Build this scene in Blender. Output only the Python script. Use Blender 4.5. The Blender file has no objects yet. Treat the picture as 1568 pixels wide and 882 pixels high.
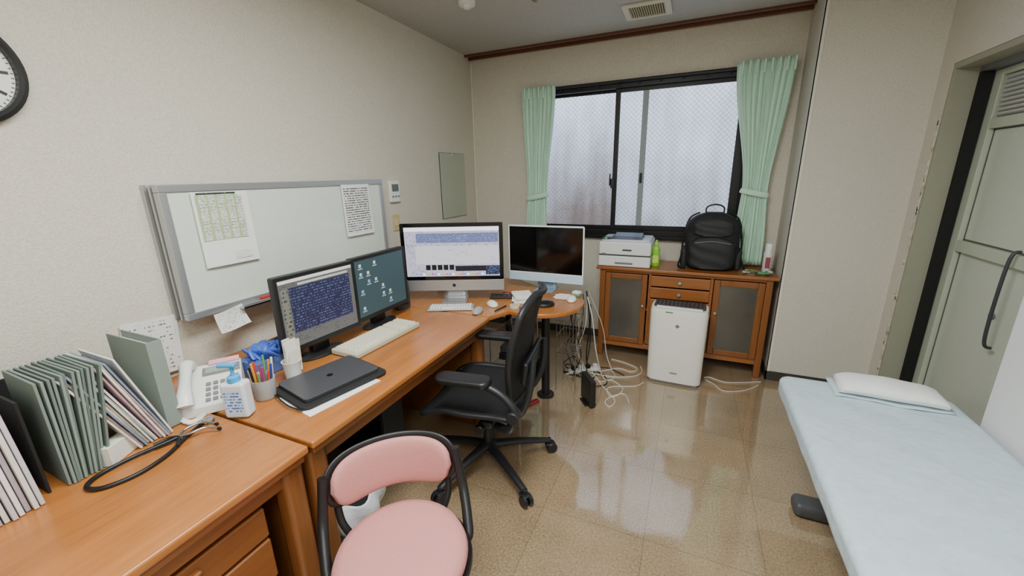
import bpy, bmesh, random
from math import *
from mathutils import Vector, Matrix, Euler
random.seed(7)
SC=bpy.context.scene
# ------------------------------------------------------------ materials
def srgb(r,g,b):
    def f(c):
        c/=255.
        return c/12.92 if c<=.04045 else ((c+.055)/1.055)**2.4
    return (f(r),f(g),f(b),1)
MATS={}
def base(name):
    m=bpy.data.materials.new(name); m.use_nodes=True
    nt=m.node_tree; b=nt.nodes['Principled BSDF']
    return m,nt,b
def mat(name,rgb,rough=.5,metal=0,var=.06,scale=30,bump=0,bscale=200,alpha=1,trans=0,emis=0,coat=0,spec=.5):
    if name in MATS: return MATS[name]
    m,nt,b=base(name); N=nt.nodes; L=nt.links
    c=srgb(*rgb)
    tc=N.new('ShaderNodeTexCoord')
    if var>0:
        no=N.new('ShaderNodeTexNoise'); no.inputs['Scale'].default_value=scale; no.inputs['Detail'].default_value=3
        L.new(tc.outputs['Object'],no.inputs['Vector'])
        mx=N.new('ShaderNodeMix'); mx.data_type='RGBA'
        mx.inputs['A'].default_value=tuple(x*(1-var) for x in c[:3])+(1,)
        mx.inputs['B'].default_value=tuple(min(1,x*(1+var)) for x in c[:3])+(1,)
        L.new(no.outputs['Fac'],mx.inputs['Factor']); L.new(mx.outputs['Result'],b.inputs['Base Color'])
    else: b.inputs['Base Color'].default_value=c
    b.inputs['Roughness'].default_value=rough; b.inputs['Metallic'].default_value=metal
    b.inputs['Specular IOR Level'].default_value=spec
    b.inputs['Coat Weight'].default_value=coat
    if alpha<1: b.inputs['Alpha'].default_value=alpha
    if trans: b.inputs['Transmission Weight'].default_value=trans
    if emis:
        b.inputs['Emission Color'].default_value=c; b.inputs['Emission Strength'].default_value=emis
    if bump:
        n2=N.new('ShaderNodeTexNoise'); n2.inputs['Scale'].default_value=bscale; n2.inputs['Detail'].default_value=4
        L.new(tc.outputs['Object'],n2.inputs['Vector'])
        bp=N.new('ShaderNodeBump'); bp.inputs['Strength'].default_value=bump; bp.inputs['Distance'].default_value=.01
        L.new(n2.outputs['Fac'],bp.inputs['Height']); L.new(bp.outputs['Normal'],b.inputs['Normal'])
    MATS[name]=m; return m
def math_(nt,op,a,b=None):
    n=nt.nodes.new('ShaderNodeMath'); n.operation=op
    for i,v in enumerate((a,b)):
        if v is None: continue
        if isinstance(v,(int,float)): n.inputs[i].default_value=v
        else: nt.links.new(v,n.inputs[i])
    return n.outputs[0]
def mixc(nt,fac,a,b):
    mx=nt.nodes.new('ShaderNodeMix'); mx.data_type='RGBA'
    for k,v in (('Factor',fac),('A',a),('B',b)):
        if isinstance(v,(int,float,tuple)): mx.inputs[k].default_value=v
        else: nt.links.new(v,mx.inputs[k])
    return mx.outputs['Result']
def wood(name,rgb,axis=1,rough=.3,dark=.76):
    if name in MATS: return MATS[name]
    m,nt,b=base(name); N=nt.nodes; L=nt.links
    tc=N.new('ShaderNodeTexCoord'); mp=N.new('ShaderNodeMapping')
    s=[22,22,22]; s[axis]=1.6; mp.inputs['Scale'].default_value=s
    L.new(tc.outputs['Object'],mp.inputs['Vector'])
    n1=N.new('ShaderNodeTexNoise'); n1.inputs['Scale'].default_value=1.3; n1.inputs['Detail'].default_value=6; n1.inputs['Distortion'].default_value=.6
    L.new(mp.outputs['Vector'],n1.inputs['Vector'])
    n2=N.new('ShaderNodeTexNoise'); n2.inputs['Scale'].default_value=6; n2.inputs['Detail'].default_value=3
    L.new(mp.outputs['Vector'],n2.inputs['Vector'])
    f=math_(nt,'ADD',math_(nt,'MULTIPLY',n1.outputs['Fac'],.65),math_(nt,'MULTIPLY',n2.outputs['Fac'],.35))
    cr=N.new('ShaderNodeValToRGB'); L.new(f,cr.inputs['Fac'])
    c=srgb(*rgb)
    cr.color_ramp.elements[0].position=.3; cr.color_ramp.elements[1].position=.7
    cr.color_ramp.elements[0].color=(c[0]*dark,c[1]*dark*.94,c[2]*dark*.85,1); cr.color_ramp.elements[1].color=(min(1,c[0]*1.12),c[1]*1.12,c[2]*1.12,1)
    L.new(cr.outputs['Color'],b.inputs['Base Color']); b.inputs['Roughness'].default_value=rough
    b.inputs['Coat Weight'].default_value=.2; b.inputs['Coat Roughness'].default_value=.2
    MATS[name]=m; return m
def textmat(name,bg,fg,rows=30,cols=10,lo=.48,duty=.5,emis=0,margin=.06,rough=.6,grid=None):
    """flat printed / displayed rows of text on a UV quad"""
    if name in MATS: return MATS[name]
    m,nt,b=base(name); N=nt.nodes; L=nt.links
    tc=N.new('ShaderNodeTexCoord'); sp=N.new('ShaderNodeSeparateXYZ'); L.new(tc.outputs['UV'],sp.inputs[0])
    u,v=sp.outputs[0],sp.outputs[1]
    vr=math_(nt,'MULTIPLY',v,rows); fr=math_(nt,'FRACT',vr); fl=math_(nt,'FLOOR',vr)
    on=math_(nt,'LESS_THAN',fr,duty)
    cb=N.new('ShaderNodeCombineXYZ'); L.new(math_(nt,'MULTIPLY',u,cols),cb.inputs[0]); L.new(math_(nt,'MULTIPLY',fl,3.71),cb.inputs[1])
    no=N.new('ShaderNodeTexNoise'); no.inputs['Scale'].default_value=1.; no.inputs['Detail'].default_value=4; no.inputs['Roughness'].default_value=.7
    L.new(cb.outputs[0],no.inputs['Vector'])
    w=math_(nt,'GREATER_THAN',no.outputs['Fac'],lo)
    f=math_(nt,'MULTIPLY',on,w)
    for s_ in (u,v):
        f=math_(nt,'MULTIPLY',f,math_(nt,'GREATER_THAN',s_,margin)); f=math_(nt,'MULTIPLY',f,math_(nt,'LESS_THAN',s_,1-margin))
    col=mixc(nt,f,srgb(*bg),srgb(*fg))
    if grid:
        gu=math_(nt,'LESS_THAN',math_(nt,'FRACT',math_(nt,'MULTIPLY',u,grid[0])),grid[3])
        gv=math_(nt,'LESS_THAN',math_(nt,'FRACT',math_(nt,'MULTIPLY',v,grid[1])),grid[4])
        col=mixc(nt,math_(nt,'MULTIPLY',math_(nt,'MAXIMUM',gu,gv),.8),col,srgb(*grid[2]))
    if emis:
        L.new(col,b.inputs['Emission Color']); b.inputs['Emission Strength'].default_value=emis
        b.inputs['Base Color'].default_value=(.02,.02,.02,1); b.inputs['Roughness'].default_value=.35
    else:
        L.new(col,b.inputs['Base Color']); b.inputs['Roughness'].default_value=rough
    MATS[name]=m; return m

def wallmat(name,rgb,bumps=.35):
    m,nt,b=base(name); N=nt.nodes; L=nt.links
    tc=N.new('ShaderNodeTexCoord')
    n1=N.new('ShaderNodeTexNoise'); n1.inputs['Scale'].default_value=1.2; n1.inputs['Detail'].default_value=4
    L.new(tc.outputs['Object'],n1.inputs['Vector'])
    n2=N.new('ShaderNodeTexNoise'); n2.inputs['Scale'].default_value=130; n2.inputs['Detail'].default_value=3
    L.new(tc.outputs['Object'],n2.inputs['Vector'])
    c=srgb(*rgb)
    a=mixc(nt,n1.outputs['Fac'],tuple(x*.92 for x in c[:3])+(1,),tuple(x*1.04 for x in c[:3])+(1,))
    cr=N.new('ShaderNodeValToRGB'); L.new(n2.outputs['Fac'],cr.inputs['Fac']); cr.color_ramp.elements[0].position=.35; cr.color_ramp.elements[1].position=.65
    a2=mixc(nt,math_(nt,'MULTIPLY',cr.outputs['Color'],.55),a,tuple(x*.76 for x in c[:3])+(1,))
    L.new(a2,b.inputs['Base Color']); b.inputs['Roughness'].default_value=.85; b.inputs['Specular IOR Level'].default_value=.25
    bp=N.new('ShaderNodeBump'); bp.inputs['Strength'].default_value=bumps; bp.inputs['Distance'].default_value=.007
    L.new(n2.outputs['Fac'],bp.inputs['Height']); L.new(bp.outputs['Normal'],b.inputs['Normal'])
    MATS[name]=m; return m
def floormat():
    m,nt,b=base('floor_tile'); N=nt.nodes; L=nt.links
    tc=N.new('ShaderNodeTexCoord'); sp=N.new('ShaderNodeSeparateXYZ'); L.new(tc.outputs['Object'],sp.inputs[0])
    tx=math_(nt,'DIVIDE',math_(nt,'ADD',sp.outputs[0],.06+4.5),.45); ty=math_(nt,'DIVIDE',math_(nt,'ADD',sp.outputs[1],-1.91+4.5),.45)
    def ln(t): 
        f=math_(nt,'FRACT',t); return math_(nt,'LESS_THAN',math_(nt,'MINIMUM',f,math_(nt,'SUBTRACT',1,f)),.0036)
    g=math_(nt,'MAXIMUM',ln(tx),ln(ty))
    cb=N.new('ShaderNodeCombineXYZ'); L.new(math_(nt,'FLOOR',tx),cb.inputs[0]); L.new(math_(nt,'FLOOR',ty),cb.inputs[1])
    wn=N.new('ShaderNodeTexWhiteNoise'); L.new(cb.outputs[0],wn.inputs['Vector'])
    n1=N.new('ShaderNodeTexNoise'); n1.inputs['Scale'].default_value=110; n1.inputs['Detail'].default_value=4; n1.inputs['Roughness'].default_value=.7
    L.new(tc.outputs['Object'],n1.inputs['Vector'])
    n2=N.new('ShaderNodeTexNoise'); n2.inputs['Scale'].default_value=4; n2.inputs['Detail'].default_value=5
    L.new(tc.outputs['Object'],n2.inputs['Vector'])
    c1=srgb(118,97,70); c2=srgb(176,153,120)
    f=math_(nt,'ADD',math_(nt,'MULTIPLY',n1.outputs['Fac'],.72),math_(nt,'ADD',math_(nt,'MULTIPLY',wn.outputs['Value'],.05),math_(nt,'MULTIPLY',n2.outputs['Fac'],.22)))
    cr=N.new('ShaderNodeValToRGB'); cr.color_ramp.elements[0].position=.34; cr.color_ramp.elements[1].position=.62
    cr.color_ramp.elements[0].color=c1; cr.color_ramp.elements[1].color=c2; L.new(f,cr.inputs['Fac'])
    col=mixc(nt,math_(nt,'MULTIPLY',g,.5),cr.outputs['Color'],srgb(84,68,46))
    L.new(col,b.inputs['Base Color'])
    b.inputs['Roughness'].default_value=.4
    b.inputs['Coat Weight'].default_value=1; b.inputs['Coat IOR'].default_value=2.35
    rr=math_(nt,'ADD',.035,math_(nt,'MULTIPLY',n2.outputs['Fac'],.10)); L.new(rr,b.inputs['Coat Roughness'])
    n3=N.new('ShaderNodeTexNoise'); n3.inputs['Scale'].default_value=5; n3.inputs['Detail'].default_value=1
    L.new(tc.outputs['Object'],n3.inputs['Vector'])
    bp=N.new('ShaderNodeBump'); bp.inputs['Strength'].default_value=.09; bp.inputs['Distance'].default_value=.02
    L.new(math_(nt,'SUBTRACT',n3.outputs['Fac'],math_(nt,'MULTIPLY',g,.12)),bp.inputs['Height']); L.new(bp.outputs['Normal'],b.inputs['Normal']); L.new(bp.outputs['Normal'],b.inputs['Coat Normal'])
    return m
WIN=2.7
def glassmat():
    m,nt,b=base('wired_frosted_glass'); N=nt.nodes; L=nt.links
    tc=N.new('ShaderNodeTexCoord'); sp=N.new('ShaderNodeSeparateXYZ'); L.new(tc.outputs['Object'],sp.inputs[0])
    x,z=sp.outputs[0],sp.outputs[2]
    a=math_(nt,'FRACT',math_(nt,'MULTIPLY',math_(nt,'ADD',x,z),26)); c=math_(nt,'FRACT',math_(nt,'MULTIPLY',math_(nt,'SUBTRACT',x,z),26))
    w=math_(nt,'MAXIMUM',math_(nt,'LESS_THAN',a,.17),math_(nt,'LESS_THAN',c,.17))
    # daylight painted into the pane's glow: brownish wall low-left, light folds on the right
    mp=N.new('ShaderNodeMapping'); mp.inputs['Scale'].default_value=(6,1,.8); L.new(tc.outputs['Object'],mp.inputs['Vector'])
    no=N.new('ShaderNodeTexNoise'); no.inputs['Scale'].default_value=1.6; no.inputs['Detail'].default_value=2; L.new(mp.outputs['Vector'],no.inputs['Vector'])
    mp2=N.new('ShaderNodeMapping'); mp2.inputs['Scale'].default_value=(1.3,1,1.6); mp2.inputs['Location'].default_value=(3.1,0,1.2); L.new(tc.outputs['Object'],mp2.inputs['Vector'])
    no2=N.new('ShaderNodeTexNoise'); no2.inputs['Scale'].default_value=1.5; no2.inputs['Detail'].default_value=2; L.new(mp2.outputs['Vector'],no2.inputs['Vector'])
    grit=N.new('ShaderNodeTexNoise'); grit.inputs['Scale'].default_value=140; L.new(tc.outputs['Object'],grit.inputs['Vector'])
    zz=math_(nt,'MULTIPLY',math_(nt,'SUBTRACT',z,1.0),.62)
    right=math_(nt,'GREATER_THAN',x,-.62)
    f=math_(nt,'ADD',math_(nt,'MULTIPLY',no.outputs['Fac'],.45),zz)
    f=math_(nt,'ADD',f,math_(nt,'MULTIPLY',no2.outputs['Fac'],.45))
    f=math_(nt,'ADD',f,math_(nt,'MULTIPLY',right,math_(nt,'SUBTRACT',.34,math_(nt,'MULTIPLY',zz,.55))))
    f=math_(nt,'ADD',f,math_(nt,'MULTIPLY',math_(nt,'SUBTRACT',grit.outputs['Fac'],.5),.4))
    f=math_(nt,'SUBTRACT',f,.37)
    cr=N.new('ShaderNodeValToRGB'); L.new(f,cr.inputs['Fac'])
    e=cr.color_ramp.elements; e[0].position=.05; e[0].color=srgb(76,66,66); e[1].position=.9; e[1].color=srgb(190,203,222)
    k=e.new(.35); k.color=srgb(118,122,134)
    k=e.new(.6); k.color=srgb(152,164,184)
    col=mixc(nt,math_(nt,'MULTIPLY',w,.5),cr.outputs['Color'],srgb(62,66,74))
    L.new(col,b.inputs['Emission Color']); b.inputs['Emission Strength'].default_value=WIN
    b.inputs['Base Color'].default_value=(.10,.105,.11,1); b.inputs['Roughness'].default_value=.35
    return m
# ------------------------------------------------------------ geometry helpers
def group(name,loc=(0,0,0),rz=0):
    e=bpy.data.objects.new(name,None); e.empty_display_size=.1; e.location=loc; e.rotation_euler=(0,0,radians(rz)); SC.collection.objects.link(e); return e
def link(name,me,par,m,loc=(0,0,0),rot=(0,0,0),smooth=True,ang=35,wn=False):
    if m: me.materials.append(m)
    o=bpy.data.objects.new(name,me); SC.collection.objects.link(o)
    o.location=loc; o.rotation_euler=[radians(a) for a in rot]
    if par: o.parent=par
    if smooth:
        for p in me.polygons: p.use_smooth=True
        me.set_sharp_from_angle(angle=radians(ang))
    if wn:
        w=o.modifiers.new('wn','WEIGHTED_NORMAL'); w.keep_sharp=True
    return o
def bm2me(bm,name):
    bmesh.ops.recalc_face_normals(bm,faces=bm.faces)
    me=bpy.data.meshes.new(name); bm.to_mesh(me); bm.free(); return me
def box(par,name,c,s,m,bev=.003,rot=(0,0,0),seg=2):
    bm=bmesh.new(); bmesh.ops.create_cube(bm,size=1)
    for v in bm.verts: v.co=Vector((v.co.x*s[0],v.co.y*s[1],v.co.z*s[2]))
    bev=min(bev,min(s)*.49)
    if bev>0: bmesh.ops.bevel(bm,geom=bm.edges[:],offset=bev,segments=seg,affect='EDGES',profile=.5)
    return link(name,bm2me(bm,name),par,m,c,rot,smooth=bev>0,ang=50,wn=bev>0)
def boxes(par,name,lst,m,bev=0):
    bm=bmesh.new()
    for c,s in lst:
        r=bmesh.ops.create_cube(bm,size=1)
        for v in r['verts']: v.co=Vector((v.co.x*s[0]+c[0],v.co.y*s[1]+c[1],v.co.z*s[2]+c[2]))
    if bev>0: bmesh.ops.bevel(bm,geom=bm.edges[:],offset=bev,segments=2,affect='EDGES',profile=.5)
    return link(name,bm2me(bm,name),par,m,smooth=bev>0,ang=50,wn=bev>0)
def span(a,b): return (tuple((a[i]+b[i])/2 for i in range(3)),tuple(abs(b[i]-a[i]) for i in range(3)))
def lathe(par,name,prof,c,m,seg=32,rot=(0,0,0),ang=40,sx=1,sy=1):
    bm=bmesh.new(); rings=[]
    for r,z in prof:
        if r<1e-5: rings.append([bm.verts.new((0,0,z))])
        else: rings.append([bm.verts.new((r*sx*cos(2*pi*i/seg),r*sy*sin(2*pi*i/seg),z)) for i in range(seg)])
    for a,b in zip(rings,rings[1:]):
        for i in range(seg):
            j=(i+1)%seg
            if len(a)==1 and len(b)==1: continue
            if len(a)==1: bm.faces.new((a[0],b[i],b[j]))
            elif len(b)==1: bm.faces.new((a[i],a[j],b[0]))
            else: bm.faces.new((a[i],a[j],b[j],b[i]))
    return link(name,bm2me(bm,name),par,m,c,rot,ang=ang)
def cyl(par,name,p0,p1,r,m,r2=None,seg=20):
    p0=Vector(p0);p1=Vector(p1);d=p1-p0;L_=d.length;r2=r if r2 is None else r2
    b=min(r,r2)*.12
    o=lathe(par,name,[(0,0),(r-b,0),(r,b),(r2,L_-b),(r2-b,L_),(0,L_)],p0,m,seg)
    o.rotation_euler=d.to_track_quat('Z','Y').to_euler(); return o
def catmull(P,n=8,closed=False):
    P=[Vector(p) for p in P]; out=[]; N=len(P)
    rng=range(N) if closed else range(N-1)
    for i in rng:
        if closed: a,b,c,d=P[(i-1)%N],P[i],P[(i+1)%N],P[(i+2)%N]
        else: a,b,c,d=P[max(i-1,0)],P[i],P[i+1],P[min(i+2,N-1)]
        for k in range(n):
            t=k/n
            out.append(.5*((2*b)+(-a+c)*t+(2*a-5*b+4*c-d)*t*t+(-a+3*b-3*c+d)*t**3))
    if not closed: out.append(P[-1])
    return out
def tube(par,name,pts,r,m,closed=False,seg=8,sm=6,flat=1.0,radii=None):
    P=catmull(pts,sm,closed) if sm else [Vector(p) for p in pts]
    bm=bmesh.new(); rings=[]; N=len(P); up=None
    for i,p in enumerate(P):
        if closed: t=(P[(i+1)%N]-P[(i-1)%N])
        else: t=P[min(i+1,N-1)]-P[max(i-1,0)]
        if t.length<1e-9: t=Vector((0,0,1))
        t.normalize()
        if up is None:
            up=Vector((0,0,1)) if abs(t.z)<.9 else Vector((1,0,0))
        s=t.cross(up)
        if s.length<1e-4: s=t.cross(Vector((0,1,0)))
        s.normalize(); up=s.cross(t).normalized()
        rr=r
        if radii: 
            q=i/(N-1)*(len(radii)-1); k=min(int(q),len(radii)-2); rr=radii[k]+(radii[k+1]-radii[k])*(q-k)
        rings.append([bm.verts.new(p+s*rr*cos(2*pi*k/seg)+up*rr*flat*sin(2*pi*k/seg)) for k in range(seg)])
    rg=range(N) if closed else range(N-1)
    for i in rg:
        a,b=rings[i],rings[(i+1)%N]
        for k in range(seg): bm.faces.new((a[k],a[(k+1)%seg],b[(k+1)%seg],b[k]))
    if not closed: bm.faces.new(rings[0]); bm.faces.new(rings[-1][::-1])
    return link(name,bm2me(bm,name),par,m,ang=60)
def grid(par,name,fn,nu,nv,m,thick=0,loc=(0,0,0),rot=(0,0,0),sub=0,closeu=False,caps=False):
    bm=bmesh.new(); V=[[bm.verts.new(fn(i/(nu if closeu else nu-1),j/(nv-1))) for i in range(nu)] for j in range(nv)]
    for j in range(nv-1):
        for i in range(nu if closeu else nu-1):
            bm.faces.new((V[j][i],V[j][(i+1)%nu],V[j+1][(i+1)%nu],V[j+1][i]))
    if caps: bm.faces.new(V[0][::-1]); bm.faces.new(V[-1])
    o=link(name,bm2me(bm,name),par,m,loc,rot,ang=70)
    if thick: s=o.modifiers.new('s','SOLIDIFY'); s.thickness=thick; s.offset=0
    if sub: s=o.modifiers.new('ss','SUBSURF'); s.levels=sub; s.render_levels=sub
    return o
def prism(par,name,poly,z0,z1,m,bev=.003,loc=(0,0,0),rot=(0,0,0),seg=2,ang=40):
    bm=bmesh.new(); a=[bm.verts.new((x,y,z0)) for x,y in poly]; b=[bm.verts.new((x,y,z1)) for x,y in poly]; n=len(poly)
    bm.faces.new(a[::-1]); bm.faces.new(b)
    for i in range(n): bm.faces.new((a[i],a[(i+1)%n],b[(i+1)%n],b[i]))
    bmesh.ops.recalc_face_normals(bm,faces=bm.faces)
    if bev>0:
        ed=[e for e in bm.edges if abs(e.verts[0].co.z-e.verts[1].co.z)<1e-6]
        bmesh.ops.bevel(bm,geom=ed,offset=bev,segments=seg,affect='EDGES',profile=.5)
    return link(name,bm2me(bm,name),par,m,loc,rot,ang=ang,wn=True)
def rrect(w,h,r,n=6):
    out=[]
    for cx,cy,a0 in ((w/2-r,h/2-r,0),(-w/2+r,h/2-r,90),(-w/2+r,-h/2+r,180),(w/2-r,-h/2+r,270)):
        for k in range(n+1):
            a=radians(a0+90*k/n); out.append((cx+r*cos(a),cy+r*sin(a)))
    return out
def quad(par,name,c,w,h,m,rot=(0,0,0)):
    """upright UV quad: width X, height Z, facing -Y"""
    me=bpy.data.meshes.new(name); me.from_pydata([(-w/2,0,-h/2),(w/2,0,-h/2),(w/2,0,h/2),(-w/2,0,h/2)],[],[(0,1,2,3)])
    uv=me.uv_layers.new(name='UVMap')
    for i,q in enumerate(((0,0),(1,0),(1,1),(0,1))): uv.data[i].uv=q
    return link(name,me,par,m,c,rot,smooth=False)
def sheet(name,c,w,h,m,rot,par=None,bend=.01):
    """paper: curved thin UV sheet, local XZ facing -Y"""
    nu,nv=8,10; vs=[];fs=[]
    for j in range(nv):
        for i in range(nu):
            u=i/(nu-1);v=j/(nv-1); vs.append(((u-.5)*w,-bend*(1-v)**2*(.6+.8*u)-bend*.3*sin(u*5),(v-.5)*h))
    for j in range(nv-1):
        for i in range(nu-1): a=j*nu+i; fs.append((a,a+1,a+nu+1,a+nu))
    me=bpy.data.meshes.new(name); me.from_pydata(vs,[],fs); uv=me.uv_layers.new(name='UVMap')
    for p in me.polygons:
        for li in p.loop_indices:
            vi=me.loops[li].vertex_index; uv.data[li].uv=((vi%nu)/(nu-1),(vi//nu)/(nv-1))
    return link(name,me,par,m,c,rot)

# ------------------------------------------------------------ common mats
WALL=wallmat('wallpaper_cream',(220,214,199)); 
WALL_R=wallmat('wallpaper_cream_return',(218,213,200))
CEIL=wallmat('ceiling_paper',(190,188,181),.2)
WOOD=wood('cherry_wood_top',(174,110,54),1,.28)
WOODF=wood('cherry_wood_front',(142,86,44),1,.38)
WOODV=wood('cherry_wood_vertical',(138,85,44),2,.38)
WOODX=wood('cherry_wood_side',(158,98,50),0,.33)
BLK=mat('black_plastic',(24,24,26),.42,var=.1)
BLKM=mat('black_matte',(16,16,17),.7,var=.1)
ALU=mat('aluminium',(186,188,190),.35,.7,var=.03)
CHR=mat('chrome_wire',(190,190,192),.2,1,var=0)
WHT=mat('white_plastic',(232,232,228),.35,var=.02)
PAPER=mat('white_paper',(236,236,232),.8,var=.02)
GREY=mat('grey_plastic',(120,122,124),.5)
DGREY=mat('dark_grey_plastic',(62,64,68),.45)
GREEN=mat('sage_folder_card',(126,138,130),.75,var=.05)

# ------------------------------------------------------------ room
YB=3.62; XL=-1.97; XR=1.2; ZC=2.54; Y0=-1.7
c,s=span((XL-.15,Y0-.15,-.1),(2.0,YB+.15,0)); fl=box(None,'floor',c,s,floormat(),0); fl.location=(0,0,0); fl.data.transform(Matrix.Translation(c))
c,s=span((XL-.15,Y0-.15,ZC),(2.0,YB+.15,ZC+.1)); box(None,'ceiling',c,s,CEIL,0)
c,s=span((XL-.15,Y0-.15,0),(XL,YB+.15,ZC)); box(None,'wall_left',c,s,WALL,0)
WX0,WX1,WZ0,WZ1=-1.36,.36,.98,2.2
boxes(None,'wall_back',[span((XL,YB,0),(WX0,YB+.15,ZC)),span((WX1,YB,0),(1.45,YB+.15,ZC)),span((WX0,YB,0),(WX1,YB+.15,WZ0)),span((WX0,YB,WZ1),(WX1,YB+.15,ZC))],WALL)
boxes(None,'wall_column',[span((.62,3.23,0),(1.42,YB,ZC))],WALL_R)
DY0,DY1,DZ=1.9,3.10,2.02
boxes(None,'wall_right',[span((XR,DY1,0),(1.42,3.23,ZC)),span((XR,DY0,DZ),(1.42,DY1,ZC)),span((XR,Y0,0),(1.42,DY0,ZC))],WALL_R)
c,s=span((XL-.15,Y0-.15,0),(1.42,Y0,ZC)); box(None,'wall_front',c,s,WALL,0)
BASEM=mat('dark_baseboard',(60,54,50),.6)
boxes(None,'baseboard_back',[span((XL,YB-.008,0),(.62,YB,.07))],BASEM)
boxes(None,'baseboard_column',[span((.612,3.222,0),(1.2,3.23,.07)),span((.612,3.222,0),(.62,YB,.07))],BASEM)
boxes(None,'baseboard_left',[span((XL,Y0,0),(XL+.008,YB,.07))],BASEM)
TRIM=wood('dark_brown_trim',(104,62,42),0,.4)
t=group('trim_1')
boxes(t,'rail_front',[span((XL,3.50,2.522),(.62,3.525,2.54))],TRIM,.003)
boxes(t,'rail_slot',[span((XL,3.525,2.534),(.62,3.57,2.54))],BLKM)
boxes(t,'rail_back',[span((XL,3.57,2.51),(.62,3.59,2.54)),span((XL,3.59,2.525),(.62,3.62,2.54))],TRIM,.003)
CORN=mat('corner_bead',(226,222,210),.7)
boxes(None,'trim_2',[span((.614,3.225,.07),(.634,3.2295,ZC)),span((.614,3.225,.07),(.6195,3.245,ZC))],CORN)
boxes(None,'trim_4',[span((XL+.0005,YB-.014,.1),(XL+.014,YB-.0005,2.5))],CORN,.002)
# door frame
DOORG=mat('door_pale_green',(186,194,176),.32,var=.03); JAMB=mat('jamb_greygreen',(156,156,138),.5,var=.04)
t=group('trim_3')
boxes(t,'jamb_far',[span((1.202,3.075,0),(1.40,3.0995,2.02))],JAMB,.002)
boxes(t,'head',[span((1.202,1.9,1.99),(1.40,3.075,2.019))],JAMB,.002)
boxes(t,'track',[span((1.30,1.9,1.965),(1.37,3.075,1.99))],GREY)
boxes(t,'gasket',[span((1.30,3.05,.0),(1.35,3.075,1.965))],BLKM)
FLK=mat('flaked_plaster',(196,186,168),.9,var=.3,scale=120)
random.seed(5)
fk=group('trim_5')
for i in range(46):
    z=random.uniform(.2,1.75); box(fk,'flake_%d'%i,(XR-.0012,3.10+random.uniform(.001,.012),z),(.003,.008+random.random()*.01,.012+random.random()*.035),[FLK,CORN][i%2],.0008,(random.uniform(-20,20),0,0))
d=group('door_1')
ye=3.05
boxes(d,'leaf_core',[span((1.378,1.9,.01),(1.395,ye,1.96))],mat('door_panel_satin',(198,206,192),.22,var=.03))
boxes(d,'rails_and_stiles',[span((1.352,ye-.06,.01),(1.378,ye,1.96)),span((1.352,1.9,.01),(1.378,2.0,1.96)),
  span((1.352,2.0,.01),(1.378,ye-.06,.16)),span((1.352,2.0,1.05),(1.378,ye-.06,1.11)),span((1.352,2.0,1.68),(1.378,ye-.06,1.73)),span((1.352,2.0,1.93),(1.378,ye-.06,1.96))],DOORG,.003)
boxes(d,'panel_seam',[span((1.3765,2.0,1.11),(1.3785,ye-.06,1.118)),span((1.3765,2.0,1.042),(1.3785,ye-.06,1.050)),span((1.3765,ye-.068,.16),(1.3785,ye-.06,1.68)),span((1.3765,2.0,1.672),(1.3785,ye-.06,1.68))],mat('seam_dark',(88,92,78),.6))
for i in range(9): box(d,'louver_%d'%i,(1.364,2.475,1.745+i*.021),(.02,.98,.013),mat('louver_grey',(190,192,188),.5),.002,(0,28,0))
tube(d,'pull_handle',[(1.35,2.50,.67),(1.322,2.50,.70),(1.316,2.50,.9),(1.322,2.50,1.10),(1.35,2.50,1.13)],.0075,DGREY)
cyl(d,'lock',(1.378,2.60,.80),(1.366,2.60,.80),.016,GREY)

# ------------------------------------------------------------ window
w=group('window_1')
FR=mat('black_window_frame',(20,20,22),.4,.3,var=.05); GL=glassmat()
boxes(w,'outer_frame',[span((WX0,3.60,WZ0),(WX0+.035,3.72,WZ1)),span((WX1-.035,3.60,WZ0),(WX1,3.72,WZ1)),span((WX0,3.60,WZ1-.04),(WX1,3.72,WZ1)),span((WX0,3.59,WZ0),(WX1,3.72,WZ0+.045))],FR,.002)
boxes(w,'sill',[span((WX0-.02,3.575,WZ0-.03),(WX1+.02,3.6195,WZ0))],FR,.003)
boxes(w,'inner_sash',[span((-.645,3.625,WZ0+.045),(-.605,3.65,WZ1-.04)),span((.26,3.625,WZ0+.045),(.325,3.65,WZ1-.04)),span((-.605,3.625,WZ0+.045),(.26,3.65,WZ0+.085)),span((-.605,3.625,WZ1-.07),(.26,3.65,WZ1-.04))],FR,.002)
boxes(w,'outer_sash',[span((WX0+.035,3.665,WZ0+.045),(WX0+.075,3.69,WZ1-.04)),span((WX0+.075,3.665,WZ0+.045),(-.645,3.69,WZ0+.075)),span((WX0+.075,3.665,WZ1-.06),(-.645,3.69,WZ1-.04))],FR,.002)
STILE_GLOW=mat('glowing_stile',(112,122,122),.5,emis=.35)  # stile seen through the pane: the light around it is painted in as glow
boxes(w,'outer_sash_stile',[span((-.43,3.628,WZ0+.085),(-.385,3.6355,WZ1-.07))],STILE_GLOW)
boxes(w,'glass_inner',[span((-.605,3.636,WZ0+.085),(.26,3.642,WZ1-.07))],GL)
boxes(w,'glass_outer',[span((WX0+.07,3.675,WZ0+.07),(-.64,3.681,WZ1-.06))],GL)
boxes(w,'crescent_lock',[span((-.655,3.60,1.38),(-.625,3.625,1.46)),span((-.665,3.59,1.40),(-.655,3.61,1.50))],BLK,.004)
boxes(w,'pull',[span((-.42,3.615,1.42),(-.40,3.628,1.50))],FR,.003)
r=group('curtain_rail')
cyl(r,'rail',(-1.44,3.575,2.205),(.56,3.575,2.205),.011,BLK)
for x in (-1.40,-.45,.5): box(r,'bracket',(x,3.60,2.205),(.02,.038,.02),BLK,.002)
for i in range(9): cyl(r,'runner',(-1.1+i*.16,3.575,2.197),(-1.1+i*.16,3.575,2.18),.006,BLK)
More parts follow.
